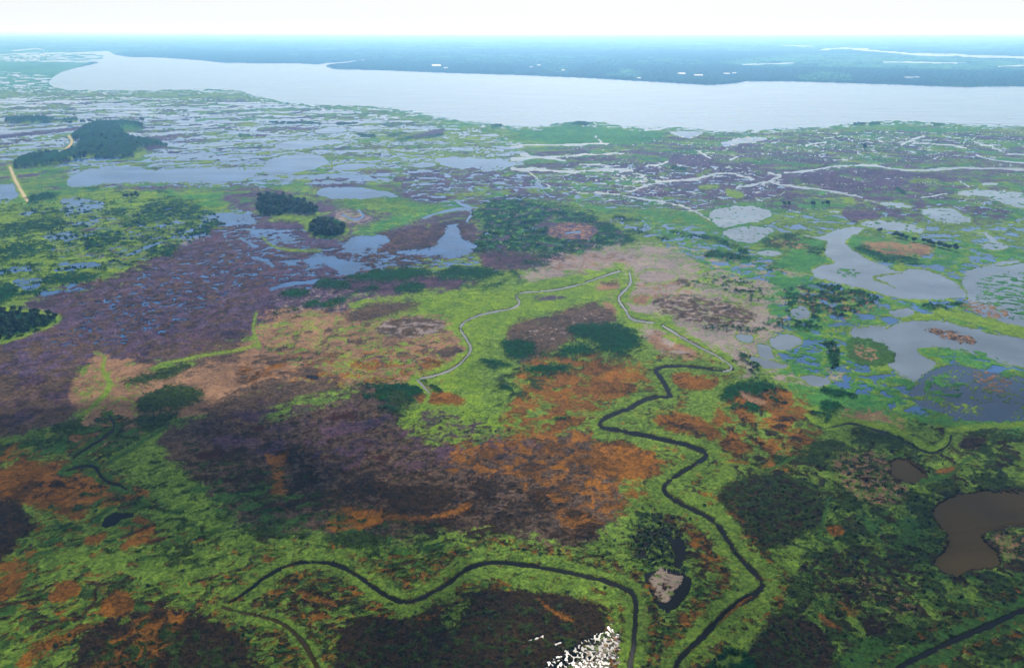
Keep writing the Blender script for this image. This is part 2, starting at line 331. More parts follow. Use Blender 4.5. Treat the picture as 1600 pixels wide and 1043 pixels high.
paint('W', '425,452 450,444 480,440 500,438', .8, line=6, name='marsh pool'); paint('W', '395,402 420,408 425,415', .8, line=5, name='marsh pool'); paint('W', '375,372 400,385', .8, line=4, name='marsh channel')
paint('Y', '410,370 425,386 455,392 500,392', .7, line=[3, 4])
paint('M', '545,366 600,340 700,320 712,326 650,345 610,360 565,368', 1); paint('Y', '545,366 600,340 700,320 712,326 650,345 610,360 565,368', 1, cov=.25, lam=20)
paint('Y', '395,328 480,337 545,355 548,368 500,376 480,362 470,345 400,335', .8); paint('V', '400,345 470,352 470,362 400,352', .7)
paint('Y', '440,300 500,310 480,320 440,308', 1, cov=.5); paint('Y', '700,305 780,295 770,310 700,312', 1, cov=.6)
paint('W', '535,335 555,345 570,338 560,328', .6, line=3, name='marsh pool'); paint('W', '660,342 680,333 720,325 740,330 730,345', .6, line=[3, 4], name='marsh pool'); paint('W', '715,315 735,325', .6, line=5, name='marsh pool')
# centre thickets
paint('D', '735,335 760,315 820,312 870,322 925,333 932,345 990,370 998,378 960,390 900,398 850,400 800,398 760,400 738,382 760,360', 1)
paint('W', '740,320 900,320 960,395 760,400', 1, cov=.1, lam=14, name='marsh water')
for c_, q_, l_ in (('V', .13, 26), ('M', .08, 20), ('Y', .04, 12)): paint(c_, '735,325 760,312 940,325 998,378 900,402 738,402', 1, cov=q_, lam=l_)
paint('V', '850,362 870,348 925,349 937,362 915,377 880,373 860,370', .7); paint('P', '850,362 870,348 925,349 937,362 915,377 880,373 860,370', .7, cov=.4, lam=9); paint('W', '885,364 905,362', .7, line=4, name='marsh pool')
paint('V', '835,352 860,345 872,350 840,358', .7); paint('U', '790,395 870,400 915,405 900,412 860,410 800,408', 1)
paint('U', '750,390 810,395 900,400 920,410 880,415 800,425 750,418', 1)
D_ = ['930,350 955,350 958,362 940,366', '975,360 1000,355 1012,365 980,366', '1018,374 1040,367 1048,376', '870,344 925,338 930,345', '960,340 975,342', '975,346 1000,342', '535,432 600,420 660,418 685,425 640,440 560,442', '485,446 500,435 540,438 562,450 520,454', '430,457 485,450 482,463 450,470',
      '618,452 648,438 668,450 655,463 625,460', '675,432 710,412 760,420 800,432 740,437 690,438', '565,453 590,445 594,453 572,460', '493,480 520,465 548,460 538,475 505,487', '424,492 445,478 472,480 450,494 435,498', '453,497 475,485 487,496 465,507', '498,497 515,486 524,503 508,510',
      '720,446 745,450 790,440 798,433 780,450 740,453', '658,470 690,466 695,478 665,477', '518,509 550,505 546,513 525,516', '470,475 500,466 500,480 480,484', '540,470 560,455', '840,402 860,400', '820,410 855,412', '965,395 985,392', '835,423 850,425', '800,425 812,432', '1005,402 1020,400']
for s in D_:
    P_ = s.split(); paint('D', s, .9, line=(5 if len(P_) == 2 else None))
paint('K', '760,395 960,380 1000,410 800,430', 1, cov=.12, lam=16)
# ============================ right of centre: pale flats, lime veins, dark rows
paint('Q', '800,440 840,420 900,395 960,386 1060,384 1190,400 1270,440 1250,500 1190,540 1190,590 1130,580 1050,560 1000,515 960,475 945,450', 1)
paint('Q', '1190,520 1300,520 1330,600 1260,610 1180,580', 1, cov=.6)
paint('P', '930,430 1080,430 1090,470 960,480', 1, cov=.3, lam=14); paint('P', '1000,510 1100,530 1120,575 1040,575', 1, cov=.7, lam=30); paint('P', '860,400 1000,390 1000,415 850,432', 1, cov=.3, lam=14)
paint('Y', '900,380 1240,385 1300,520 1200,600 1120,540 1000,480 1000,400', 1, ridge=.035, lam=34); paint('Y', '1060,380 1250,420 1280,500 1060,470', 1, cov=.22, lam=24)
paint('M', '990,320 1090,330 1160,385 1250,420 1200,440 1100,430 1000,350', 1, cov=.5, lam=26); paint('W', '930,335 1100,350 1200,400 1250,440 1180,450 1080,400 980,360', 1, cov=.25, lam=18, name='marsh water')
paint('D', '1050,362 1080,368 1112,372 1145,384 1165,394', 1, line=[5, 4, 7], cov=.8, lam=12); paint('D', '1095,393 1130,392 1178,402 1172,408 1120,404', .9)
paint('D', '1175,376 1230,364 1292,371 1284,378 1300,398 1270,402 1235,398 1200,388', .9, cov=.7, lam=16); paint('P', '1190,378 1240,372 1270,380 1260,395 1220,385', .9, cov=.4, lam=8)
paint('D', '1195,412 1230,405 1240,425 1200,425', 1, cov=.4, lam=14); paint('P', '1200,412 1250,410 1260,425', 1, cov=.5, lam=7)
paint('H', '1010,468 1060,460 1110,465 1170,480 1190,500 1150,515 1100,512 1040,495', 1, cov=.65, lam=13); paint('D', '1050,440 1100,436 1115,445 1070,450', 1, cov=.35, lam=10)
paint('D', '1085,425 1150,430 1200,450 1200,480 1150,470', 1, cov=.15, lam=12); paint('D', '1090,508 1200,512 1200,520 1100,515', .8, cov=.6, lam=12); paint('H', '1055,438 1072,440', .5, line=7)
for s in ['1105,331 1140,321 1192,323 1215,338 1160,350 1138,357 1120,353 1112,342', '1125,362 1160,353 1215,355 1200,368 1175,382 1165,378 1150,376 1135,370', '1175,395 1200,390 1225,395 1205,402']:
    paint('W', s, .6, fringe='M', fw=3, name='pond'); paint('M', s, .7, cov=.05, lam=9, grow=2)
# right-hand marsh
paint('M', '1200,400 1290,360 1540,380 1800,400 1800,690 1400,660 1260,640 1200,560', 1, cov=.8, lam=50)
paint('Y', '1230,400 1800,380 1800,680 1300,640', 1, cov=.22, lam=22)
paint('W', '1230,400 1800,400 1800,660 1450,660 1300,600 1200,560', 1, cov=.26, lam=30, name='marsh water')
paint('V', '1330,300 1420,310 1500,320 1600,330 1560,350 1440,350 1340,330', 1, cov=.5, lam=20); paint('V', '1310,325 1380,330 1370,350 1320,345', .8)
paint('P', '1340,380 1400,375 1470,385 1440,402 1400,405 1350,395', .9, cov=.75, lam=14); paint('D', '1320,385 1350,385 1380,400 1430,402 1440,412 1400,408 1350,400', .9)
paint('W', '1500,425 1560,410 1700,410 1800,420 1800,520 1620,520 1540,500 1510,470', 1, name='east slough'); paint('M', '1500,425 1800,420 1800,520 1540,500', 1, cov=.35, lam=16, streak=.6)
paint('P', '1495,475 1520,465 1590,490 1560,500 1520,490', .9, cov=.5, lam=8); paint('D', '1430,475 1500,470 1520,480 1450,486', .8, cov=.6)
paint('D', '1210,450 1300,440 1360,455 1380,470 1350,485 1280,500 1230,500', 1, cov=.5, lam=24); paint('D', '1190,500 1280,500 1290,515 1200,515', 1, cov=.5, lam=18); paint('P', '1240,450 1380,460 1360,500 1250,500', 1, cov=.1, lam=9)
paint('W', '1290,365 1320,355 1352,355 1345,362 1322,372 1322,385 1350,402 1378,415 1400,425 1430,419 1462,425 1490,440 1512,458 1505,465 1440,468 1400,466 1350,450 1300,440 1267,431 1275,415 1310,412 1300,405 1285,395 1297,380 1285,373 1245,366 1290,370', .5, fringe='Y', fw=3, name='great pond')
paint('Y', '1408,426 1375,430 1360,435 1380,440 1400,450', .5, line=[2, 4, 2]); paint('M', '1300,420 1340,418 1350,432 1320,436', .8, cov=.5, lam=12)
for s in ['1436,328 1460,325 1490,325 1500,335 1525,345 1500,350 1470,347 1450,340', '1488,302 1520,295 1570,300 1800,312 1800,335 1600,328 1570,318 1540,305 1500,306', '1530,386 1546,378 1540,366 1525,362 1545,362 1555,377 1580,385 1560,392 1540,390', '1370,315 1410,317 1432,325 1390,325',
          '1340,345 1400,345 1450,358 1440,365 1400,360 1356,356', '1290,330 1315,328 1312,334', '1550,412 1590,405 1595,410 1560,416', '1385,486 1420,480 1432,490 1410,498 1390,492', '1240,480 1258,476 1270,495 1250,501 1232,490']:
    paint('W', s, .7, fringe='Y', fw=2.5, name='pond'); paint('M', s, .7, cov=.10, lam=12, grow=2)
paint('W', '1320,517 1360,507 1395,512 1400,505 1450,498 1520,512 1560,525 1800,560 1800,600 1600,576 1540,560 1500,545 1440,540 1430,550 1470,570 1440,585 1430,600 1390,575 1380,548 1350,532', .8, fringe='Y', fw=3, name='slough')
paint('Y', '1400,500 1440,487 1490,485 1530,492 1570,502 1620,515 1800,560 1800,575 1610,530 1560,518 1500,500 1440,496', .7)
paint('H', '1435,512 1480,512 1530,530 1520,540 1470,528', .8, cov=.7, lam=10); paint('P', '1435,512 1480,512 1530,530 1520,540 1470,528', .8, cov=.4, lam=8); paint('M', '1440,540 1540,545 1570,570 1480,570', .9, cov=.5, lam=14)
paint('W', '1420,610 1440,588 1480,566 1520,575 1570,590 1800,610 1800,650 1600,655 1540,660 1480,650 1430,630', .8, name='dark slough'); paint('Y', '1420,610 1440,588 1480,566 1570,590 1800,610 1800,650 1540,660 1430,630', .9, ridge=.055, lam=26)
paint('M', '1430,600 1480,575 1520,600 1470,640', .9, cov=.45, lam=16); paint('P', '1510,580 1560,580 1590,605 1560,620 1525,600', .9, cov=.4, lam=8); paint('W', '1530,640 1560,625 1590,640 1575,655 1545,658', .9, name='dark slough')
paint('E', '1325,525 1370,530 1400,550 1395,570 1350,575 1320,555', .8); paint('P', '1330,535 1375,545 1365,570 1340,560', .8, cov=.35, lam=9)
for s in ['1200,528 1230,520 1258,530 1240,545 1210,548', '1180,535 1200,540 1215,560 1185,560', '1165,555 1200,562 1240,572 1220,578 1180,572', '1245,585 1290,588 1300,595 1280,608 1262,600', '1150,520 1180,525 1175,535 1150,532']:
    paint('W', s, .8, fringe='Y', fw=3, name='pond')
paint('D', '1280,535 1300,530 1320,555 1310,580 1290,572 1300,555', .9, cov=.75, lam=14); paint('D', '1145,545 1180,560 1195,590 1170,585 1160,565', .9, cov=.5, lam=12); paint('D', '1275,612 1300,606 1345,618 1340,624 1290,618', .8)
# ============================ centre: lime meadow, tan flats
paint('P', '400,490 560,480 700,498 745,500 760,540 730,590 650,612 520,600 440,606 350,640 330,655 250,650 180,700 100,700 140,650 130,560 180,552 280,590 400,540', 1.1)
paint('R', '340,560 700,540 720,600 640,612 400,620', 1.2, cov=.35, lam=30); paint('H', '380,500 720,500 720,590 300,600', 1.2, cov=.18, lam=26); paint('Y', '390,490 720,490 720,600 560,600 420,560', 1, ridge=.05, lam=40)
paint('Y', '540,462 640,462 720,452 800,452 790,480 720,490 620,497 570,508 550,490', 1, cov=.75, lam=26)
paint('H', '558,480 600,470 650,472 655,482 600,495 570,506 535,502', 1); paint('H', '583,515 600,502 640,494 690,500 697,514 650,530 610,527', .7); paint('Q', '583,515 600,502 640,494 690,500 697,514 650,530 610,527', .7, cov=.3, lam=20)
paint('H', '460,575 495,572 500,586 470,588', .8); paint('H', '680,545 720,540 722,555 690,562', .8)
paint('Y', '690,505 730,470 800,452 870,428 970,420 985,440 930,470 870,482 825,498 795,520 795,545 830,590 830,640 800,675 720,690 620,685 645,640 690,600 745,550', 1); paint('G', '700,580 760,520 830,590 830,650 760,685 700,685', 1, cov=.5, lam=40)
paint('G', '760,520 795,520 830,600 790,650 740,600', 1)
paint('V', '822,463 845,457 880,460 887,466 860,470 830,469', .6); paint('P', '925,445 950,432 975,438 965,452 935,455', .6); paint('H', '935,443 950,436 970,438 960,447 945,446', .6)
paint('Q', '995,432 1012,421 1050,425 1062,435 1030,443 1005,441', .6, fringe='Y', fw=3); paint('P', '985,468 1000,460 1020,465 1010,476 990,475', .6, fringe='Y', fw=3); paint('P', '940,470 965,478 970,492 950,490 945,480', .6, fringe='Y', fw=3)
paint('H', '790,545 785,520 800,505 850,495 890,478 940,474 962,486 965,505 900,522 860,560 830,570 800,565', 1); paint('Q', '800,520 940,480 950,500 850,540', 1, cov=.06, lam=9)
paint('K', '800,560 1010,520 1000,560 860,620 760,640', 1, cov=.5, lam=30); paint('R', '790,560 1000,550 1000,620 830,640', 1, cov=.4, lam=30)
for s in ['868,552 892,538 925,540 920,555 880,560', '812,576 850,570 895,572 870,590 820,587', '880,522 900,508 940,503 980,510 1002,530 985,552 950,552 920,535', '780,530 830,530 842,545 825,565 790,560', '740,560 790,566 800,575 770,580', '645,590 670,600 700,620', '862,657 885,648 899,657 885,673 868,669', '785,605 800,610', '1140,600 1190,594 1235,612 1220,642 1160,647 1118,625', '1275,625 1318,630 1310,646 1280,644', '1262,645 1300,650 1290,657']:
    P_ = s.split()
    if len(P_) <= 3: paint('D', s, .8, line=6)
    else: paint('D', s, .9)
paint('D', '538,612 560,600 620,597 652,600 670,616 640,630 625,650 610,668 590,647 545,642', .9); paint('K', '540,640 600,610 660,620 620,668', .9, cov=.6, lam=30); paint('H', '545,622 565,618 570,630 550,632', .7); paint('H', '565,610 590,605 585,620', .7)
paint('G', '-200,940 0,900 60,860 110,820 160,780 150,725 240,705 300,745 330,780 372,825 420,838 520,836 630,856 690,838 780,832 880,866 960,880 1000,850 1030,800 1040,780 1000,720 925,670 905,650 960,615 1030,560 1150,570 1175,580 1110,600 1060,620 1120,660 1130,710 1110,760 1160,840 1230,880 1300,800 1350,740 1600,740 1800,760 1800,1200 -200,1200', .9)
# ============================ left centre
paint('R', '-200,700 0,694 90,680 180,650 200,690 120,716 -200,740', 1, cov=.5, lam=40); paint('P', '110,590 170,560 230,590 230,650 150,640 110,640', 1); paint('Y', '110,560 230,600 230,660 120,640', 1, ridge=.055, lam=30)
paint('H', '250,545 290,530 380,530 330,560 260,570', 1, cov=.6); paint('K', '190,592 260,578 292,562 290,582 235,602 198,602', .9); paint('K', '212,622 250,605 300,600 335,618 280,642 215,648', .9); paint('P', '270,650 320,630 330,640 290,655', .9)
paint('K', '-200,705 30,690 95,655 180,650 240,655 210,695 170,722 110,718 30,715 -200,760', 1, cov=.62, lam=34); paint('E', '0,700 95,665 240,660 170,715 30,712', 1, cov=.35, lam=22); paint('K', '210,650 290,640 260,670 215,680', 1)
paint('R', '-200,760 0,728 60,718 110,725 160,730 180,745 240,770 205,805 160,780 120,820 80,800 40,790 -200,800', 1); paint('N', '10,760 120,740 150,760 60,785', 1, cov=.3, lam=24)
paint('Y', '148,552 165,556 158,580 170,590 172,610 150,630 135,645', .8, line=[3, 6, 10, 4]); paint('E', '300,655 260,665 180,720 130,735', .8, line=[5, 8])
# dark heath of the middle ground
paint('H', '240,690 300,650 380,605 430,590 545,592 600,640 640,690 760,692 840,680 920,660 960,730 985,790 930,850 880,860 780,826 700,830 630,850 520,830 420,832 370,822 325,765 262,715', 1.2)
paint('N', '260,690 420,670 640,740 900,760 960,850 760,850 400,830 320,760', 1.3, cov=.5, lam=60); paint('B', '280,640 620,620 860,800 700,830 350,800', 1, cov=.05, lam=20); paint('N', '280,640 620,620 960,700 900,840 350,800', 1, cov=.18, lam=12)
paint('U', '280,640 620,620 900,690 700,740 350,720', 1, cov=.25, lam=50); paint('G', '400,660 440,625 560,600 560,620 470,645 420,660', 1, cov=.6, lam=20)
paint('R', '680,690 760,690 800,680 960,660 1010,740 1000,800 880,840 840,750 700,740', 1.2, cov=.42, lam=26); paint('R', '780,640 860,590 940,560 1040,590 930,650 860,690 790,690', 1, cov=.6, lam=34)
paint('R', '505,822 540,785 560,798 600,796 640,810 700,800 745,780 725,805 650,814 605,816 560,832 520,832', .8); paint('N', '600,790 622,766 650,755 700,760 722,775 690,797 640,804', .8); paint('R', '408,706 430,716 452,700 440,740 450,768 440,785 420,772 432,742', .8)
paint('R', '640,620 700,610 740,630 700,632 660,632', .8); paint('B', '300,712 320,705 350,700 355,708 330,716 310,718', .6); paint('B', '510,655 530,645 560,644 550,652 520,658', .6); paint('B', '580,715 600,710 610,715 595,722', .6); paint('B', '390,668 410,665 415,672 400,676', .6)
paint('W', '480,585 500,588 495,595 478,590', .7, name='pool')
# ============================ rust country, right centre
paint('R', '950,560 1010,560 1000,620 940,640 900,600', 1, cov=.5, lam=22); paint('R', '930,690 990,688 1030,712 1048,735 1020,749 970,750 922,742 918,722', .7); paint('R', '1040,586 1070,580 1112,585 1128,592 1110,611 1070,609 1045,601', .6)
paint('R', '1018,652 1045,640 1090,650 1122,670 1128,685 1090,697 1060,690 1032,672', .6); paint('N', '1035,655 1075,660 1110,680 1090,690 1050,670', .6, cov=.6, lam=34)
paint('R', '1110,640 1180,610 1260,640 1290,700 1240,740 1150,740 1120,690', 1.1, cov=.55, lam=36); paint('N', '1120,640 1300,640 1300,760 1130,760', 1.1, cov=.2, lam=22); paint('P', '1150,610 1180,620 1210,634 1190,634 1160,622', .7)
paint('R', '1190,600 1260,610 1270,650 1200,660', 1, cov=.5, lam=24); paint('P', '1300,640 1400,640 1420,680 1340,672', 1, cov=.5, lam=24); paint('K', '1320,665 1400,670 1420,700 1340,690', 1); paint('K', '1270,680 1330,690 1320,710 1270,705', .9)
# ============================ foreground green
paint('E', '-200,860 400,720 560,840 900,860 1100,900 1800,700 1800,1200 -200,1200', 1, cov=.3, lam=40, streak=.7); paint('N', '1150,680 1800,660 1800,1200 1100,1200 1200,900', 1.2, cov=.3, lam=30); paint('K', '1100,700 1800,640 1800,1200 1050,1200 1200,900', 1.2, cov=.32, lam=60)
paint('N', '600,1200 1150,1200 1150,800 900,850 500,850 200,900 100,1200', 1, cov=.10, lam=14, streak=.6); paint('K', '200,700 380,700 700,850 1100,850 1100,1100 100,1100 0,860', 1, cov=.15, lam=30, streak=.6); paint('R', '0,760 400,860 1100,880 1100,1043 -100,1043', 1, cov=.10, lam=22, streak=.6); paint('N', '-100,860 1200,880 1200,1100 -100,1100', 1, cov=.12, lam=26, streak=.5)
paint('P', '1290,720 1340,700 1420,720 1420,790 1340,790', 1, cov=.28, lam=10); paint('P', '1300,880 1400,900 1440,960 1380,960', 1, cov=.12, lam=9); paint('P', '1540,830 1600,830 1640,880 1560,870', 1, cov=.3, lam=8)
paint('N', '-200,790 0,775 40,785 60,820 20,860 0,890 -200,920', 1.1); paint('R', '-200,900 0,880 45,875 40,905 30,930 0,945 -200,960', .9, cov=.8, lam=24)
paint('R', '205,800 250,820 230,850 190,870 185,850 215,830', .8, cov=.8, lam=20); paint('R', '130,840 170,830 165,845 130,852', .8); paint('K', '250,850 360,850 340,890 300,905 250,885', 1, cov=.8, lam=24); paint('R', '130,895 175,888 165,905 130,902', .8)
paint('R', '80,910 120,905 130,925 90,945 75,935', .8); paint('R', '152,952 168,930 188,918 216,942 195,968 165,966', .7); paint('R', '20,1043 40,1010 110,980 170,970 160,985 90,1010 40,1050', 1, cov=.8)
paint('B', '130,960 150,940 148,920 160,912 190,910', .7, line=[5, 4]); paint('B', '50,985 90,970 130,966', .7, line=4); paint('B', '0,945 60,935', .7, line=4); paint('B', '190,840 240,820', .7, line=4); paint('B', '235,795 250,790 235,783', .7, line=3); paint('B', '232,848 255,842', .7, line=5)
paint('N', '95,1200 110,1000 190,965 250,945 330,960 375,1000 410,1043 420,1200', 1.1); paint('R', '130,1100 170,990 260,950 300,960 260,1010 200,1100', 1, cov=.55, lam=24); paint('K', '120,1200 120,980 380,980 420,1200', 1, cov=.3, lam=24)
paint('N', '500,1200 520,1043 530,985 570,962 620,960 690,938 740,922 820,922 900,930 945,950 950,985 900,1020 880,1080 860,1200', .8); paint('K', '520,1100 530,985 740,922 945,950 880,1100', 1, cov=.2, lam=20)
paint('R', '835,933 850,942 880,960 900,970 890,972 860,958', .6); paint('G', '690,940 740,930 720,980 690,985', .9, cov=.5, lam=10)
paint('N', '440,940 480,915 530,930 560,950 500,960 470,975', 1, cov=.5, lam=18); paint('R', '455,918 480,926 510,935 535,948 500,945 465,930', .8, cov=.9, lam=14); paint('R', '480,965 505,955 510,965 490,972', .8)
paint('K', '500,840 580,830 600,850 560,862 520,850', .9); paint('K', '370,830 430,820 440,845 400,850', .9); paint('N', '400,840 440,838 440,852 400,850', .8)
paint('R', '860,800 910,790 920,815 880,822', .8, cov=.5); paint('R', '870,808 895,822 920,812', .6, line=5); paint('N', '880,800 910,795 912,808 890,810', .6)
# loop meadow inside the right bend
paint('N', '985,830 1040,800 1090,810 1130,860 1150,900 1120,930 1090,910 1060,850 980,870', .9, cov=.55, lam=18); paint('R', '1060,800 1120,850 1150,910 1130,920 1080,860', .9, cov=.3, lam=18); paint('K', '980,790 1060,790 1080,900 980,880', .9, cov=.35, lam=12)
paint('R', '1060,960 1100,950 1090,975 1060,980', .8, cov=.7, lam=14); paint('R', '1035,1000 1060,1005 1040,1015', .8)
# K-dark blocks on the right
paint('K', '1112,768 1150,745 1235,738 1285,770 1292,805 1245,852 1190,862 1140,812', .9); paint('N', '1112,768 1150,745 1235,738 1285,770 1292,805 1245,852 1190,862 1140,812', .9, cov=.35, lam=14)
paint('N', '1160,1200 1165,990 1195,966 1250,960 1292,990 1305,1043 1300,1200', .8); paint('K', '1165,1100 1165,990 1250,960 1300,1043', .9, cov=.35, lam=14); paint('D', '1095,1100 1110,1020 1150,1010 1180,1030 1190,1100', .9)
paint('R', '1270,955 1310,975 1315,990 1290,975', .7); paint('R', '1290,825 1305,820 1325,830 1310,840 1295,835', .7); paint('N', '1340,960 1400,960 1390,1000 1350,990', .8, cov=.7); paint('R', '1300,930 1350,960 1340,970 1300,940', .8, cov=.5, lam=12)
paint('E', '1300,1043 1350,990 1400,1010 1390,1043 1340,1080', .9); paint('E', '1320,790 1440,810 1460,860 1360,850', .9, cov=.6, lam=24); paint('N', '1250,860 1440,850 1440,960 1280,940', 1, cov=.4, lam=14)
paint('G', '1180,880 1250,840 1270,860 1230,920 1200,960 1160,1043 1090,1043 1190,940', .9, cov=.7, lam=30)
paint('W', '1150,700 1600,700 1600,1043 1150,1043', 1, cov=.03, lam=9, name='bog pool')
# murky brown pools
paint('W', '1462,788 1500,772 1560,766 1800,780 1800,835 1600,820 1545,826 1530,840 1560,862 1562,888 1535,886 1510,892 1495,903 1465,888 1460,872 1486,855 1478,830 1455,808', .7, name='murky pool', fringe='N', fw=5)
paint('W', '1388,722 1410,715 1440,735 1452,748 1425,757 1395,745', .7, name='murky pool', fringe='N', fw=6); paint('W', '1492,690 1530,685 1540,700 1505,705', .8, name='murky pool')
paint('R', '1460,735 1500,728 1500,738 1465,742', .7); paint('N', '1500,680 1545,682 1530,702 1500,700', .9)
# black pond, moat and its pale islet
paint('W', '157,822 165,808 180,800 190,802 200,801 209,801 208,807 190,811 180,820 165,825', .3, fringe='G', fw=3, name='black pond')
paint('W', '1003,898 1020,892 1045,888 1070,895 1084,912 1070,935 1055,953 1035,956 1025,945 1018,928', .5, fringe='G', fw=5, name='moat pool'); paint('X', '1012,903 1028,892 1036,884 1050,896 1068,898 1064,915 1050,925 1046,942 1030,940 1020,920', .6); paint('B', '1012,903 1030,890 1068,898 1064,915 1046,942 1030,940', .6, cov=.14, lam=16); paint('G', '1012,903 1030,890 1068,898 1064,915 1046,942 1030,940', .6, cov=.07, lam=12)
for s in ['1045,845 1062,838 1070,850 1074,868 1062,892 1050,880 1056,862', '1038,835 1052,838 1050,850 1042,848', '996,862 1008,858 1010,872 998,875', '355,823 365,820 378,828 368,832', '1290,785 1296,783']:
    P_ = s.split(); paint('W', s, .6, line=(4 if len(P_) == 2 else None), name='bog pool')
paint('W', '500,880 1000,830 1100,1043 400,1043', 1, cov=.008, lam=8, name='bog pool'); paint('W', '985,800 1060,800 1090,900 990,890', 1, cov=.14, lam=8, name='bog pool')
# wet mud and pools at the bottom edge; pale mud mixed in paints sun glare
paint('Q', '890,1050 925,1015 945,1000 960,970 972,985 978,1043 978,1120 890,1120', .9, cov=.5, lam=14); paint('W', '815,1120 850,1035 900,1005 940,990 957,965 974,1000 980,1043 978,1120', .9, cov=.42, lam=8, oc=3, name='glint pool'); paint('X', '850,1100 880,1040 920,1010 945,995 962,975 974,1000 980,1043 978,1120', .9, cov=.10, lam=9); paint('W', '825,1000 850,990 850,994 828,1003', .5, name='glint pool'); paint('W', '868,1003 882,1000 880,1006 866,1008', .5, name='glint pool')
# ============================ creeks with their grassy levees
def creek(s, wd, lv, name='creek', bank='G', wob=.35):
    if bank != 'Y': paint('R', s, 1, line=[v * 1.7 for v in lv], cov=.16, lam=16); paint('N', s, 1, line=[v * 1.8 for v in lv], cov=.14, lam=12)
    paint(bank, s, wob + .8, line=[v for v in lv], cov=.9, lam=20, soft=4); paint('B', s, wob, line=[a + 1.2 for a in wd], soft=2.5, cov=.75, lam=14); paint('W', s, wob, line=[a * .74 for a in wd], name=name)
creek('1040,505 1005,503 983,498 979,485 968,472 966,463 978,452 986,442 984,425', [4, 4, 3.5, 3], [26, 24, 20], 'creek branch', 'Y')
creek('1145,577 1138,566 1115,553 1090,541 1060,524 1035,508', [3, 3, 3.5], [20, 24], 'creek branch', 'Y')
creek('968,424 952,428 915,442 885,450 850,455 812,457 805,464 814,472 802,483 762,488 728,500 717,512 728,528 738,545 726,562 706,578 680,587 652,592', [2.5, 2.5, 2.5, 4, 3.5], [22, 18, 22, 24], 'west creek', 'Y')
paint('Y', '652,592 660,605 674,616 650,650 632,668', .6, line=[7, 6]); paint('W', '652,593 662,604 672,614', .3, line=2.5, name='west creek')
creek('1055,1100 1052,1043 1070,1020 1095,998 1128,962 1160,938 1182,928 1193,916 1185,900 1157,874 1136,842 1120,816 1088,798 1060,785 1040,772 1035,760 1060,740 1090,724 1106,711 1098,704 1060,692 1010,680 962,672 940,668 935,660 955,648 985,638 1005,625 1028,619 1048,621', [7, 9, 13, 8, 8, 8, 6, 8, 8, 6, 7, 6], [46, 50, 46, 36, 34, 34], 'creek')
creek('1048,620 1040,602 1028,585 1022,578 1035,573 1060,571 1100,575 1130,580 1145,577', [7, 6, 4, 3], [30, 26, 20], 'creek')
paint('W', '985,637 1005,625 1028,619.5 1048,621 1043,608', .35, line=5.5, name='creek'); paint('W', '1130,580 1143,578 1143,570 1125,559', .35, line=3, name='creek branch')
paint('R', '1175,932 1162,938 1140,957 1125,972', .3, line=[3, 6, 3])
creek('345,949 380,930 400,912 425,895 452,881 480,877 520,880 550,893 580,915 610,935 637,943 665,932 700,913 725,890 760,878 800,880 850,887 900,897 940,905 970,917 988,925 994,942 992,980 990,1010 984,1043 975,1100', [4, 5, 6, 7, 7, 6, 8, 8, 8], [40, 36, 46, 40, 40], 'front creek')
creek('347,949 380,958 420,965 452,980 475,1005 497,1043 510,1080', [3, 5, 7, 8], [24, 30], 'brown creek')
creek('1380,1070 1400,1045 1440,1024 1500,996 1560,971 1600,952 1800,880', [8, 10, 9], [40, 44], 'ditch', 'E')
creek('105,735 130,728 148,728 158,745 170,755 188,758 198,765', [3, 5, 4], [22, 24], 'small creek', 'E')
creek('115,715 140,697 160,686 182,668 170,650', [3, 4, 3], [16, 16], 'small creek', 'E')
paint('Y', '1260,650 1285,668 1310,660 1330,655 1380,668 1420,682 1442,698 1460,703 1478,690 1480,675 1500,668 1620,662', .7, line=[7, 9, 8]); paint('W', '1258,652 1283,672 1308,665 1330,660 1378,674 1415,690 1442,706 1465,708 1484,694 1486,680', .5, line=[1, 2.5, 3, 2], name='east creek')
paint('E', '1385,718 1395,712 1410,712', .6, line=4); paint('E', '1440,752 1480,745 1495,735 1505,720 1530,712', .6, line=[10, 5, 4]); paint('E', '1280,840 1290,800 1295,780', .8, line=6); paint('E', '1200,735 1230,720 1240,715', .8, line=5)
paint('Y', '395,535 410,548 395,520 400,490', .8, line=4); paint('Y', '240,575 290,560 370,548 400,540', .8, line=4)
paint('W', '1260,925 1275,900 1290,880 1300,860 1290,835 1310,800 1320,770', .8, line=[1, 2, 1], name='east creek') if False else None
paint('G', '800,910 860,915 920,925 960,945 965,985', 1, line=[20, 18, 10], cov=.8, lam=14)
paint('G', '60,880 110,850 200,860 330,850 430,868 380,900 330,935 250,930 180,900 110,905 60,925', 1, cov=.6, lam=50, streak=.5); paint('G', '230,730 300,770 380,840 480,845 600,862 560,880 470,872 400,860 330,830 250,790', 1, cov=.6, lam=50, streak=.5)
# copse lawns
paint('Y', '-200,478 0,478 30,483 80,487 103,497 80,512 40,525 0,541 -200,560', .4)
for s_ in ('482,360 484,346 505,338 528,343 541,354 536,369 515,373 495,370', '402,336 400,312 412,304 440,304 468,310 498,326 492,338 455,334 430,337', '-30,496 0,488 40,490 85,496 88,503 60,514 30,524 0,530 -30,540'):
    paint('D', s_, .6)
#END MAP

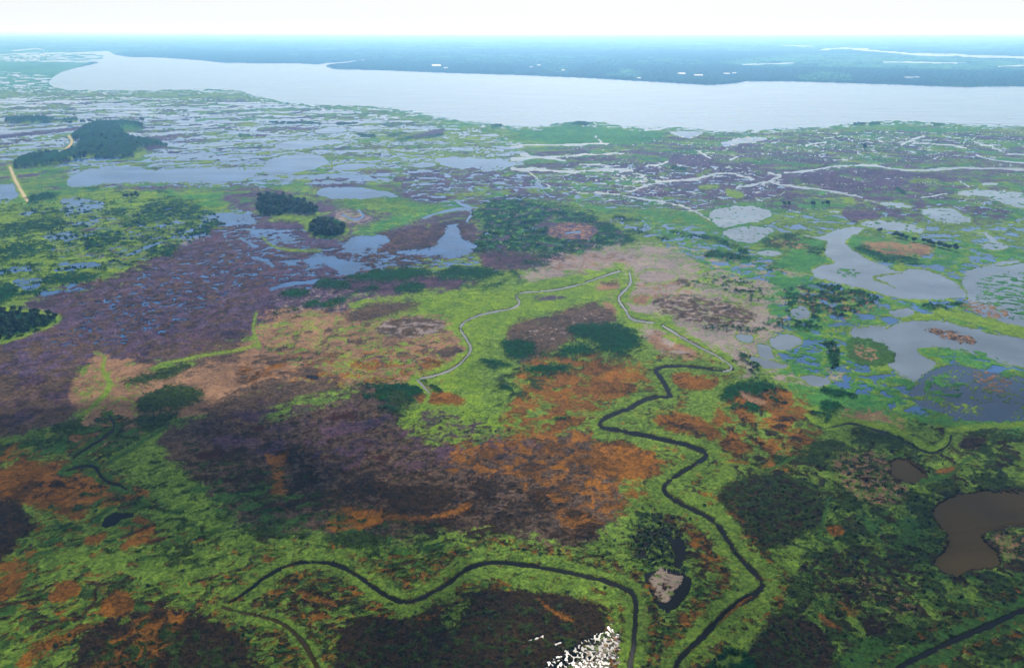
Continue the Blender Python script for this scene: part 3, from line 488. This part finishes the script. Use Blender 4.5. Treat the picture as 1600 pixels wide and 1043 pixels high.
# ------------------------------------------------------------------ colour and relief of the cover
u_, v_ = LU, LV
na = fbm(u_ / 16, v_ / 16, 900, 5, .62) * 1.5 + .5
nb = fbm(u_ / 5 + w2x, v_ / 5, 930, 3, .6) * 1.2
nc = fbm(u_ / 120, v_ / 120, 960, 3)
ns = fbm(u_ / 9 + 3.2 * w2x, v_ / 9 + 3.2 * w2y, 990, 4, .6) * 1.6            # combed, swirling growth
nl = fbm(u_ / 60 + w2x, v_ / 60 + w2y, 1010, 5, .6) * 1.6
TEX = {'G': (.2, .1, .7, .4), 'E': (.3, .2, .6, .3), 'Y': (.3, .1, .5, .5), 'M': (.5, .2, .3, .4), 'R': (.2, .15, .35, .8), 'B': (.2, .2, .2, .5), 'H': (.7, .45, .1, .4), 'V': (.7, .3, .1, .4), 'U': (.5, .4, .1, .7),
       'N': (.5, .5, .25, .3), 'P': (.2, .1, .4, .7), 'Q': (.2, .1, .2, .6), 'D': (.3, .6, 0, .3), 'K': (.4, .5, .3, .2), 'F': (.5, .8, 0, .2), 'T': (0, .1, 0, .1), 'X': (.1, .05, .2, .4)}
na0 = na - .5
COL = np.zeros((N, 3)); HT = np.zeros(N); LUMP = np.zeros(N)
for k in KEYS:
    a, b, h, l = CL[k]; wk = WT[KI[k]]
    if k == 'W': continue
    t_ = TEX[k]; mx_ = np.clip(.5 + t_[0] * na0 + t_[1] * nb + t_[2] * ns + t_[3] * nl, 0, 1)[:, None]
    COL += wk[:, None] * (a * mx_ + b * (1 - mx_)) * (1 + .5 * (t_[1] * nb + t_[2] * ns * .8))[:, None].clip(.5, 1.6); HT += wk * h; LUMP += wk * l
wW = WT[KI['W']].copy()
den = np.maximum(1 - wW, 0.02); COL /= den[:, None]; HT /= den; LUMP /= den
COL = np.where((wW > .95)[:, None], CL['N'][1], COL)
COL *= (1 + 0.22 * nc)[:, None].clip(.45, 1.7)
wet = np.clip(wW * 2.2 - .1, 0, 1)[:, None] * .45; COL = COL * (1 - wet)           # wet mud at the brink
COL = (COL * .54).clip(0.003, .8)
lw = 4.5 * MPP
lump = gn(u_ / 4.5, v_ / 4.5, 77) * np.minimum(.30 * lw, LUMP) + fbm(u_ / 14, v_ / 14, 78, 3) * np.minimum(.16 * 14 * MPP, LUMP * 1.1)
HL = np.maximum(HT + lump, HT * .25 + .05)
Z = HL * np.clip((0.5 - wW) * 2, 0, 1) - 0.7 * np.clip((wW - 0.5) * 2, 0, 1)

# ------------------------------------------------------------------ materials
def newmat(name):
    m = bpy.data.materials.new(name); m.use_nodes = True
    return m, m.node_tree.nodes, m.node_tree.links, m.node_tree.nodes['Principled BSDF']
def cover_mat(name, rough=.95, spec=.02, var=.5, scale=.35):
    m, n, l, b = newmat(name)
    at = n.new('ShaderNodeAttribute'); at.attribute_name = 'cover'
    geo = n.new('ShaderNodeNewGeometry')
    t1 = n.new('ShaderNodeTexNoise'); t1.inputs['Scale'].default_value = scale; t1.inputs['Detail'].default_value = 5; t1.inputs['Roughness'].default_value = .7
    l.new(geo.outputs['Position'], t1.inputs['Vector'])
    mr = n.new('ShaderNodeMapRange'); mr.inputs['From Min'].default_value = .3; mr.inputs['From Max'].default_value = .7
    mr.inputs['To Min'].default_value = 1 - var; mr.inputs['To Max'].default_value = 1 + var
    l.new(t1.outputs['Fac'], mr.inputs['Value'])
    mx = n.new('ShaderNodeVectorMath'); mx.operation = 'SCALE'
    l.new(at.outputs['Color'], mx.inputs[0]); l.new(mr.outputs[0], mx.inputs['Scale'])
    l.new(mx.outputs[0], b.inputs['Base Color'])
    b.inputs['Roughness'].default_value = rough; b.inputs['Specular IOR Level'].default_value = spec
    bp = n.new('ShaderNodeBump'); bp.inputs['Strength'].default_value = .5; bp.inputs['Distance'].default_value = .5
    l.new(t1.outputs['Fac'], bp.inputs['Height']); l.new(bp.outputs[0], b.inputs['Normal'])
    return m
def water_mat(name, col, rough=.08, wave=.02, scale=.4, spec=.5, lane=1.0):
    m, n, l, b = newmat(name)
    b.inputs['Base Color'].default_value = (*col, 1); b.inputs['Roughness'].default_value = rough; b.inputs['IOR'].default_value = 1.33
    geo = n.new('ShaderNodeNewGeometry'); t = n.new('ShaderNodeTexNoise'); t.inputs['Scale'].default_value = scale; t.inputs['Detail'].default_value = 3
    l.new(geo.outputs['Position'], t.inputs['Vector'])
    mp = n.new('ShaderNodeMapping'); mp.inputs['Scale'].default_value = (.0012, .006, 1); mp.inputs['Rotation'].default_value = (0, 0, .25); t3 = n.new('ShaderNodeTexNoise'); t3.inputs['Scale'].default_value = 2.5; t3.inputs['Detail'].default_value = 6
    l.new(geo.outputs['Position'], mp.inputs['Vector']); l.new(mp.outputs[0], t3.inputs['Vector'])
    m3 = n.new('ShaderNodeMapRange'); m3.inputs['From Min'].default_value = .35; m3.inputs['From Max'].default_value = .65; m3.inputs['To Min'].default_value = rough * (1 - .45 * lane); m3.inputs['To Max'].default_value = rough * (1 + .7 * lane)
    l.new(t3.outputs['Fac'], m3.inputs['Value']); l.new(m3.outputs[0], b.inputs['Roughness'])
    t4 = n.new('ShaderNodeTexNoise'); t4.inputs['Scale'].default_value = .012; t4.inputs['Detail'].default_value = 7; l.new(geo.outputs['Position'], t4.inputs['Vector'])
    c4 = n.new('ShaderNodeValToRGB'); c4.color_ramp.elements[0].position = .35; c4.color_ramp.elements[0].color = (*[v * (1 - .25 * lane) for v in col], 1); c4.color_ramp.elements[1].position = .68; c4.color_ramp.elements[1].color = (*[v * (1 + .35 * lane) + .004 * lane for v in col], 1)
    l.new(t4.outputs['Fac'], c4.inputs[0]); l.new(c4.outputs[0], b.inputs['Base Color'])
    bp = n.new('ShaderNodeBump'); bp.inputs['Strength'].default_value = 1; bp.inputs['Distance'].default_value = wave
    l.new(t.outputs['Fac'], bp.inputs['Height']); l.new(bp.outputs[0], b.inputs['Normal']); b.inputs['Specular IOR Level'].default_value = spec
    return m
M_lake = water_mat('lake_water', (.13, .19, .25), .22, .1, .05, spec=.28, lane=.12)
M_pool = water_mat('pool_water', (.014, .055, .15), .14, .04, spec=.24)
M_pond = water_mat('pond_water', (.075, .095, .115), .12, .04)
M_grey = water_mat('grey_creek_water', (.12, .12, .115), .15, .02, spec=.35); M_dark = water_mat('dark_slough_water', (.008, .022, .05), .1, .03, spec=.35)
M_silt = water_mat('silty_water', (.10, .12, .13), .2, .05)
M_creek = water_mat('creek_water', (.004, .003, .002), .05, .01, spec=.05)
M_brown = water_mat('brown_water', (.036, .022, .002), .3, .02, spec=.04)
M_glint = water_mat('glint_water', (.04, .035, .025), .30, .05, .8, spec=.8)

def tag(o, label=None, cat=None, group=None, kind=None):
    if label: o['label'] = label
    if cat: o['category'] = cat
    if group: o['group'] = group
    if kind: o['kind'] = kind
    return o

q = (np.arange(NR - 1)[:, None] * NC + np.arange(NC - 1)[None]).ravel()
QUADS = np.column_stack([q, q + 1, q + NC + 1, q + NC])[:, ::-1]      # facing up
def grid_mesh(name, faces, X, Y, Zv, mat, col=None):
    used = np.unique(faces); mp = np.full(N, -1, np.int64); mp[used] = np.arange(used.size)
    me = bpy.data.meshes.new(name); f = mp[faces].astype(np.int32)
    me.vertices.add(used.size)
    me.vertices.foreach_set('co', np.column_stack([X[used], Y[used], Zv[used]]).astype(np.float32).ravel())
    me.loops.add(f.size); me.loops.foreach_set('vertex_index', f.ravel())
    me.polygons.add(len(f)); me.polygons.foreach_set('loop_start', np.arange(0, f.size, 4, dtype=np.int32))
    me.polygons.foreach_set('loop_total', np.full(len(f), 4, np.int32))
    me.update(calc_edges=True)
    if col is not None:
        at = me.attributes.new('cover', 'FLOAT_COLOR', 'POINT')
        at.data.foreach_set('color', np.column_stack([col[used], np.ones(used.size)]).astype(np.float32).ravel())
    me.shade_smooth(); me.materials.append(mat)
    o = bpy.data.objects.new(name, me); C.objects.link(o); return o
GXf, GYf = GX.ravel(), GY.ravel()
OBJ = [('meadow_grass', 'GEYM', dict(var=.42)), ('rust_sedge', 'RB', dict(var=.5)), ('heath_scrub', 'HVUN', dict(var=.6)), ('pale_sedge', 'PQ', dict(var=.3)),
       ('shrub_thicket', 'DK', dict(var=.55)), ('forest', 'F', dict(var=.5)), ('dirt_track', 'T', dict(var=.15)), ('mud_flat_and_glare', 'X', dict(var=.3, rough=.7, spec=.25))]
gw = np.stack([sum(WT[KI[c]] for c in cs) for _, cs, _ in OBJ])
dom = gw.argmax(0)
fz = wW[QUADS]
land = (fz < 0.999).any(1)
fd = dom[QUADS[:, 0]]
for i, (nm, cs, kw) in enumerate(OBJ):
    F_ = QUADS[land & (fd == i)]
    if not len(F_): continue
    o = grid_mesh(nm, F_, GXf, GYf, Z, cover_mat(nm, **kw), COL)
    o['kind'] = 'structure' if nm in ('dirt_track', 'mud_flat_and_glare') else 'stuff'
wf = (fz > 0.02).any(1)
# spread the body-of-water ids one cell outwards
fid = WID[QUADS].max(1)
WM = {'pond': M_pond, 'great pond': M_pond, 'slough': M_pond, 'east slough': M_pond, 'pool': M_creek, 'bog pool': M_creek, 'tidal channel': M_silt, 'lake': M_lake, 'far river': M_lake, 'inlet': M_lake, 'creek': M_creek, 'front creek': M_creek, 'small creek': M_creek, 'ditch': M_creek, 'east creek': M_creek, 'brown creek': M_brown,
      'murky pool': M_brown, 'glint pool': M_glint, 'black pond': M_creek, 'moat pool': M_creek, 'creek branch': M_grey, 'west creek': M_grey, 'dark slough': M_dark}
zero = np.zeros(N)
for nm, i in WNAMES.items():
    F_ = QUADS[wf & (fid == i)]
    if len(F_):
        o = grid_mesh(nm.replace(' ', '_'), F_, GXf, GYf, zero, WM.get(nm, M_pool)); o['kind'] = 'structure'

# the sheet of ground everything lies on, to the horizon
me = bpy.data.meshes.new('ground'); B_ = 260000
me.from_pydata([(-B_, -3000, -1.6), (B_, -3000, -1.6), (B_, B_, -1.6), (-B_, B_, -1.6)], [], [(0, 1, 2, 3)])
gm, n, l, b = newmat('ground'); geo = n.new('ShaderNodeNewGeometry'); t = n.new('ShaderNodeTexNoise'); t.inputs['Scale'].default_value = .004; t.inputs['Detail'].default_value = 12
cr = n.new('ShaderNodeValToRGB'); e = cr.color_ramp.elements; e[0].position = .42; e[0].color = (.02, .045, .018, 1); e[1].position = .62; e[1].color = (.10, .17, .04, 1)
l.new(geo.outputs['Position'], t.inputs['Vector']); l.new(t.outputs['Fac'], cr.inputs[0]); l.new(cr.outputs[0], b.inputs['Base Color']); b.inputs['Roughness'].default_value = .9
me.materials.append(gm); o = bpy.data.objects.new('ground', me); C.objects.link(o); o['kind'] = 'structure'

# ------------------------------------------------------------------ trees
def mesh_obj(name, V, Fc, mat, parent=None, link=True, smooth=False):
    m = bpy.data.meshes.new(name); m.from_pydata([tuple(v) for v in V], [], Fc); m.update()
    if smooth: m.shade_smooth()
    m.materials.append(mat); o = bpy.data.objects.new(name, m)
    if link: C.objects.link(o)
    o.parent = parent; return o
def leaf_mat(name, a, b2):
    m, n, l, b = newmat(name); geo = n.new('ShaderNodeNewGeometry'); t = n.new('ShaderNodeTexNoise'); t.inputs['Scale'].default_value = .9; t.inputs['Detail'].default_value = 4
    oi = n.new('ShaderNodeObjectInfo'); ad = n.new('ShaderNodeMath'); ad.operation = 'ADD'; mm = n.new('ShaderNodeMath'); mm.operation = 'MULTIPLY_ADD'; mm.inputs[1].default_value = .5; mm.inputs[2].default_value = -.25
    l.new(oi.outputs['Random'], mm.inputs[0]); l.new(geo.outputs['Position'], t.inputs['Vector']); l.new(t.outputs['Fac'], ad.inputs[0]); l.new(mm.outputs[0], ad.inputs[1])
    c = n.new('ShaderNodeValToRGB'); c.color_ramp.elements[0].position = .3; c.color_ramp.elements[0].color = (*a, 1); c.color_ramp.elements[1].position = .8; c.color_ramp.elements[1].color = (*b2, 1)
    l.new(ad.outputs[0], c.inputs[0]); l.new(c.outputs[0], b.inputs['Base Color']); b.inputs['Roughness'].default_value = .7; b.inputs['Specular IOR Level'].default_value = .2
    return m
M_leaf = leaf_mat('tree_leaves', (.008, .030, .010), (.038, .105, .026))
bk, n, l, b = newmat('bark'); t = n.new('ShaderNodeTexNoise'); t.inputs['Scale'].default_value = 3; cr = n.new('ShaderNodeValToRGB'); cr.color_ramp.elements[0].color = (.05, .035, .025, 1); cr.color_ramp.elements[1].color = (.16, .12, .09, 1)
l.new(t.outputs['Fac'], cr.inputs[0]); l.new(cr.outputs[0], b.inputs['Base Color']); b.inputs['Roughness'].default_value = .9

def tube(V, Fc, a, b_, ra, rb, k=6):
    a, b_ = Vector(a), Vector(b_); d = (b_ - a).normalized(); s = d.orthogonal().normalized(); t2 = d.cross(s); i0 = len(V)
    for p, r in ((a, ra), (b_, rb)):
        for j in range(k):
            an = 2 * math.pi * j / k; V.append(p + (s * math.cos(an) + t2 * math.sin(an)) * r)
    for j in range(k): Fc.append((i0 + j, i0 + (j + 1) % k, i0 + k + (j + 1) % k, i0 + k + j))
def crown_geo(rd, R_, hh, z0, n_lobe, n_leaf, ls):
    V, Fc = [], []
    lobes = []
    for i in range(n_lobe):
        a = rd.random() * 6.283; r = R_ * .62 * math.sqrt(rd.random()); z = z0 + hh * (.25 + .6 * rd.random()) * (1 - .35 * r / R_)
        lobes.append((Vector((r * math.cos(a), r * math.sin(a), z)), R_ * rd.uniform(.34, .55)))
    lobes.append((Vector((0, 0, z0 + hh * .45)), R_ * .6))
    for i in range(n_leaf):
        c, lr = rd.choice(lobes)
        d = Vector((rd.gauss(0, 1), rd.gauss(0, 1), rd.gauss(.25, 1))).normalized()
        p = c + d * lr * rd.uniform(.62, 1.05); nrm = (d + Vector((rd.gauss(0, .5), rd.gauss(0, .5), rd.gauss(0, .5)))).normalized()
        s = nrm.orthogonal().normalized(); t2 = nrm.cross(s); k = ls * rd.uniform(.6, 1.3); i0 = len(V)
        V += [p - s * k, p + t2 * k * .8 + nrm * k * .2, p + s * k * rd.uniform(.7, 1.1), p - t2 * k * .8 - nrm * k * .2]
        Fc += [(i0, i0 + 1, i0 + 2), (i0, i0 + 2, i0 + 3)]
    return V, Fc
protos = []
for i in range(5):
    rd = random.Random(50 + i); hgt = rd.uniform(10, 13); R_ = rd.uniform(4.6, 5.8)
    root = bpy.data.objects.new('tree', None)
    V, Fc = [], []; tube(V, Fc, (0, 0, -.8), (.2, .1, hgt * .45), .38, .24); tube(V, Fc, (.2, .1, hgt * .45), (.1, .3, hgt * .8), .24, .08)
    for k in range(5):
        a = k * 1.26 + rd.random(); tube(V, Fc, (.2, .1, hgt * (.3 + .05 * k)), (R_ * .6 * math.cos(a), R_ * .6 * math.sin(a), hgt * (.55 + .05 * k)), .15, .05, 5)
    tr = mesh_obj('trunk', V, Fc, bk, root, False)
    V, Fc = crown_geo(rd, R_, hgt * .78, hgt * .2, 8, 420, .85)
    cw = mesh_obj('crown', V, Fc, M_leaf, root, False)
    protos.append((root, tr, cw))
def plant_tree(x, y, s, label, group, cat='tree', z=0.3, sz=1):
    root, tr, cw = random.choice(protos)
    r = root.copy(); C.objects.link(r); r.location = (x, y, z); r.rotation_euler = (0, 0, random.random() * 6.28); r.scale = (s, s, s * sz)
    tag(r, label, cat, group)
    for p in (tr, cw):
        c = p.copy(); C.objects.link(c); c.parent = r
    return r
def copse(s, count, label, group, smin=.8, smax=1.15):
    P = pts(s); x0, y0 = P.min(0); x1, y1 = P.max(0); placed = []; tries = 0; gap = 7.5
    while len(placed) < count and tries < 9000:
        tries += 1
        if tries % 1500 == 0: gap *= .8
        px, py = random.uniform(x0, x1), random.uniform(y0, y1)
        if sdf_poly(P, np.array([px]), np.array([py]))[0] > 0: continue
        X, Y = to_ground(px, py); X, Y = float(X), float(Y)
        if any((X - a) ** 2 + (Y - b) ** 2 < gap * gap for a, b in placed): continue
        placed.append((X, Y)); f_ = (px - x0) / (x1 - x0)
        plant_tree(X, Y, random.uniform(smin, smax), label + (', left third' if f_ < .333 else ', middle third' if f_ < .667 else ', right third') + (', far side' if py < (y0 + y1) / 2 else ', near side'), group)
copse('484,358 490,350 505,346 525,350 540,357 535,367 515,370 495,368', 42, 'dense dark tree of the lime ringed round copse', 'trees of the round copse', 1.0, 1.4)
copse('402,330 402,312 412,306 440,308 468,314 498,330 490,338 455,333 430,337 405,338', 85, 'dark tree of the long copse', 'trees of the long copse', .9, 1.25)
copse('30,258 55,244 110,240 130,224 150,195 215,194 190,204 200,217 250,224 205,244 150,242 60,254', 55, 'dark tree of the big upper left wood', 'trees of the upper left wood', 1.1, 1.6)
copse('-30,492 0,486 40,488 85,494 90,502 60,516 30,524 0,532 -30,540', 62, 'dark tree of the left edge grove', 'trees of the left edge grove', .7, 1.0)
def spot(px, py, s, label, group=None):
    X, Y = to_ground(px, py); return plant_tree(float(X), float(Y), s, label, group, sz=.9)
ORD = ['first', 'second', 'third', 'fourth', 'fifth', 'sixth', 'seventh', 'eighth', 'ninth', 'tenth', 'eleventh', 'twelfth', 'thirteenth']
for i_, (px, py) in enumerate([(1374, 363), (1398, 370), (1403, 371), (1409, 373), (1416, 375), (1427, 378), (1443, 380), (1450, 382), (1457, 384), (1466, 386), (1474, 388), (1483, 390), (1492, 392)]):
    spot(px, py, random.uniform(.85, 1.15), ORD[i_] + ' dark tree from the left in the slanting row above the great pond', 'trees of the slanting row')
for i_, (px, py) in enumerate([(1225, 322), (1232, 322), (1270, 322), (1285, 321), (1293, 321)]):
    spot(px, py, random.uniform(.8, 1.2), ORD[i_] + ' small tree from the left on the green strip above the right-hand ponds', 'trees of the green strip')
spot(1350, 235, 1.9, 'lone dark tree standing by the white channel in the upper right marsh')
for i_, (px, py) in enumerate([(195, 309), (198, 310), (206, 309), (213, 308), (216, 309)]):
    spot(px, py, random.uniform(.9, 1.2), ORD[i_] + ' tree from the left in the short line left of the long copse', 'trees in a small line at the left')
for i_, (px, py) in enumerate([(107, 194), (111, 194), (129, 193), (132, 193), (140, 192), (144, 192), (221, 189), (224, 190)]):
    spot(px, py, random.uniform(1.2, 1.7), ORD[i_] + ' dark tree from the left beside the channel behind the upper left wood', 'trees behind the upper left wood')

# bushes standing singly in the foreground meadow
bpro = []
for i in range(4):
    rd = random.Random(90 + i); V, Fc = crown_geo(rd, 1.5, 1.7, 0, 5, 150, .32); st = []; sf = []
    for k in range(4): tube(st, sf, (0, 0, -.4), (.7 * math.cos(k * 1.6), .7 * math.sin(k * 1.6), 1.0), .06, .03, 5)
    r = bpy.data.objects.new('bush', None)
    bpro.append((r, mesh_obj('foliage', V, Fc, M_leaf, r, False), mesh_obj('stem', st, sf, bk, r, False)))
LM = [('the black pond', 182, 812), ('the black moat pool with the pale islet', 1045, 915), ('the small dark pool above the moat', 1060, 865), ('the right bend of the black creek', 1190, 915), ('the brown murky pool', 1510, 850), ('the straight ditch', 1500, 1000),
      ('the lowest bend of the wavy front creek', 637, 943), ('the wavy front creek near its left hump', 500, 880), ('the dark heath at the bottom left', 300, 1000), ('the lime meadow by the west creek', 760, 580), ('the sharp bend of the black creek below the rust patch', 1106, 711),
      ('the front creek where it leaves the hump', 800, 880), ('the brown heath inside the front creek', 760, 1000), ('the lower left corner heath', 90, 1030), ('the dark green block right of the black creek', 1200, 800)]
for px, py in [(150, 799), (1003, 822), (1025, 815), (1055, 808), (1079, 811), (1040, 829), (819, 858), (845, 867), (1101, 790), (1013, 805), (1097, 848), (1119, 870), (1148, 863), (1030, 848), (1021, 823), (1008, 838), (935, 863), (960, 845), (945, 919), (1092, 928), (1126, 888),
               (1232, 850), (1226, 851), (1260, 879), (1224, 900), (1336, 876), (1354, 833), (1334, 873), (1388, 870), (1235, 934), (1438, 887), (1421, 816), (1116, 720), (1118, 722), (711, 883), (728, 934), (655, 861), (594, 883), (535, 912), (765, 982), (770, 575), (770, 577), (786, 608), (650, 957), (388, 1000), (380, 993), (392, 987), (365, 983), (96, 1004), (88, 1009), (110, 993), (285, 893), (367, 909),
               (1540, 960), (1525, 955), (1570, 1000), (1500, 965), (1560, 1017), (1585, 1010)]:
    X, Y = to_ground(px, py); r, a, c2 = random.choice(bpro); o = r.copy(); C.objects.link(o); s = random.uniform(.8, 1.35); o.location = (float(X), float(Y), .2); o.scale = (s, s, s * .8); o.rotation_euler = (0, 0, random.random() * 6)
    nm_, lx, ly = min(LM, key=lambda q: (q[1] - px) ** 2 + (q[2] - py) ** 2); dx_, dy_ = px - lx, (py - ly) * 1.4
    tag(o, 'small dark bush just %s %s' % (('right of' if dx_ > 0 else 'left of') if abs(dx_) > abs(dy_) else ('below' if dy_ > 0 else 'above'), nm_), 'bush', 'single bushes of the foreground marsh')
    for p in (a, c2): k = p.copy(); C.objects.link(k); k.parent = o

# ------------------------------------------------------------------ buildings on the far bank
def simple_mat(name, c, rough=.6):
    m, n, l, b = newmat(name); t = n.new('ShaderNodeTexNoise'); t.inputs['Scale'].default_value = .3; cr = n.new('ShaderNodeValToRGB')
    cr.color_ramp.elements[0].color = (*[v * .85 for v in c], 1); cr.color_ramp.elements[1].color = (*c, 1); l.new(t.outputs['Fac'], cr.inputs[0]); l.new(cr.outputs[0], b.inputs['Base Color']); b.inputs['Roughness'].default_value = rough; return m
M_wall, M_roof, M_win = simple_mat('pale_wall', (.5, .5, .48)), simple_mat('pale_roof', (.42, .42, .43), .6), simple_mat('dark_glass', (.05, .06, .08), .2)
def building(px, py, L_, W_, hh, label, rz=0):
    X, Y = to_ground(px, py); r = bpy.data.objects.new('building', None); C.objects.link(r); r.location = (float(X), float(Y), 0); r.rotation_euler = (0, 0, rz); tag(r, label, 'building')
    a, b_ = L_ / 2, W_ / 2
    V = [(-a, -b_, 0), (a, -b_, 0), (a, b_, 0), (-a, b_, 0), (-a, -b_, hh), (a, -b_, hh), (a, b_, hh), (-a, b_, hh)]
    mesh_obj('wall', V, [(0, 1, 5, 4), (1, 2, 6, 5), (2, 3, 7, 6), (3, 0, 4, 7)], M_wall, r)
    e = 1.0; t_ = hh + W_ * .22
    V = [(-a - e, -b_ - e, hh), (a + e, -b_ - e, hh), (a + e, b_ + e, hh), (-a - e, b_ + e, hh), (-a - e, 0, t_), (a + e, 0, t_)]
    mesh_obj('roof', V, [(0, 1, 5, 4), (2, 3, 4, 5), (1, 2, 5), (3, 0, 4), (0, 3, 2, 1)], M_roof, r)
    V, Fc = [], []; nw = int(L_ // 9)
    for k in range(nw):
        x = -a + (k + .5) * L_ / nw; i0 = len(V); V += [(x - 1.5, -b_ - .1, hh * .35), (x + 1.5, -b_ - .1, hh * .35), (x + 1.5, -b_ - .1, hh * .75), (x - 1.5, -b_ - .1, hh * .75)]; Fc.append((i0, i0 + 1, i0 + 2, i0 + 3))
    mesh_obj('window', V, Fc, M_win, r)
building(682, 105.5, 85, 60, 15, 'long white hall among the trees on the far bank, left of the middle', .1)
building(697, 108.5, 34, 26, 13, 'small white block just right of the long white hall', -.1)
building(830, 107, 26, 20, 12, 'leftmost of three pale houses in the woods left of the shore clearing')
building(842, 104, 34, 22, 12, 'middle of three pale houses in the woods left of the shore clearing', .2)
building(880, 112, 26, 20, 12, 'rightmost of three pale houses in the woods left of the shore clearing')
building(998, 124.5, 30, 20, 10, 'white boathouse at the water edge of the shore clearing')
building(1064, 118.5, 60, 40, 15, 'broad pale building nearest the low point of the far shore', .3)
building(1091, 121, 62, 30, 15, 'pale building right of the broad pale one, nearer the water')
building(1135, 118, 46, 28, 14, 'left one of two pale buildings on the bay shore', .1)
building(1147, 117, 30, 22, 14, 'right one of two pale buildings on the bay shore')
building(1419, 124.5, 55, 28, 14, 'pale pink building near the water on the right-hand far shore')
building(1431, 123.8, 36, 24, 14, 'smaller pale building right beside the pink shore building', .2)

# ------------------------------------------------------------------ the air
V = [(x, y, z) for z in (-3, H + 60) for x, y in ((-200000, -2500), (200000, -2500), (200000, 256000), (-200000, 256000))]
hm = bpy.data.meshes.new('haze'); hm.from_pydata(V, [], [(3, 2, 1, 0), (4, 5, 6, 7), (0, 1, 5, 4), (1, 2, 6, 5), (2, 3, 7, 6), (3, 0, 4, 7)]); hm.update()
m = bpy.data.materials.new('haze'); m.use_nodes = True; n = m.node_tree.nodes; n.remove(n['Principled BSDF']); pv = n.new('ShaderNodeVolumePrincipled')
pv.inputs['Color'].default_value = (*HAZE_COL, 1); pv.inputs['Density'].default_value = HAZE; pv.inputs['Anisotropy'].default_value = .45; pv.inputs['Absorption Color'].default_value = (1, 1, 1, 1)
m.node_tree.links.new(pv.outputs[0], n['Material Output'].inputs['Volume']); hm.materials.append(m)
ho = bpy.data.objects.new('haze', hm); C.objects.link(ho); ho['kind'] = 'stuff'
sc.cycles.volume_bounces = 4
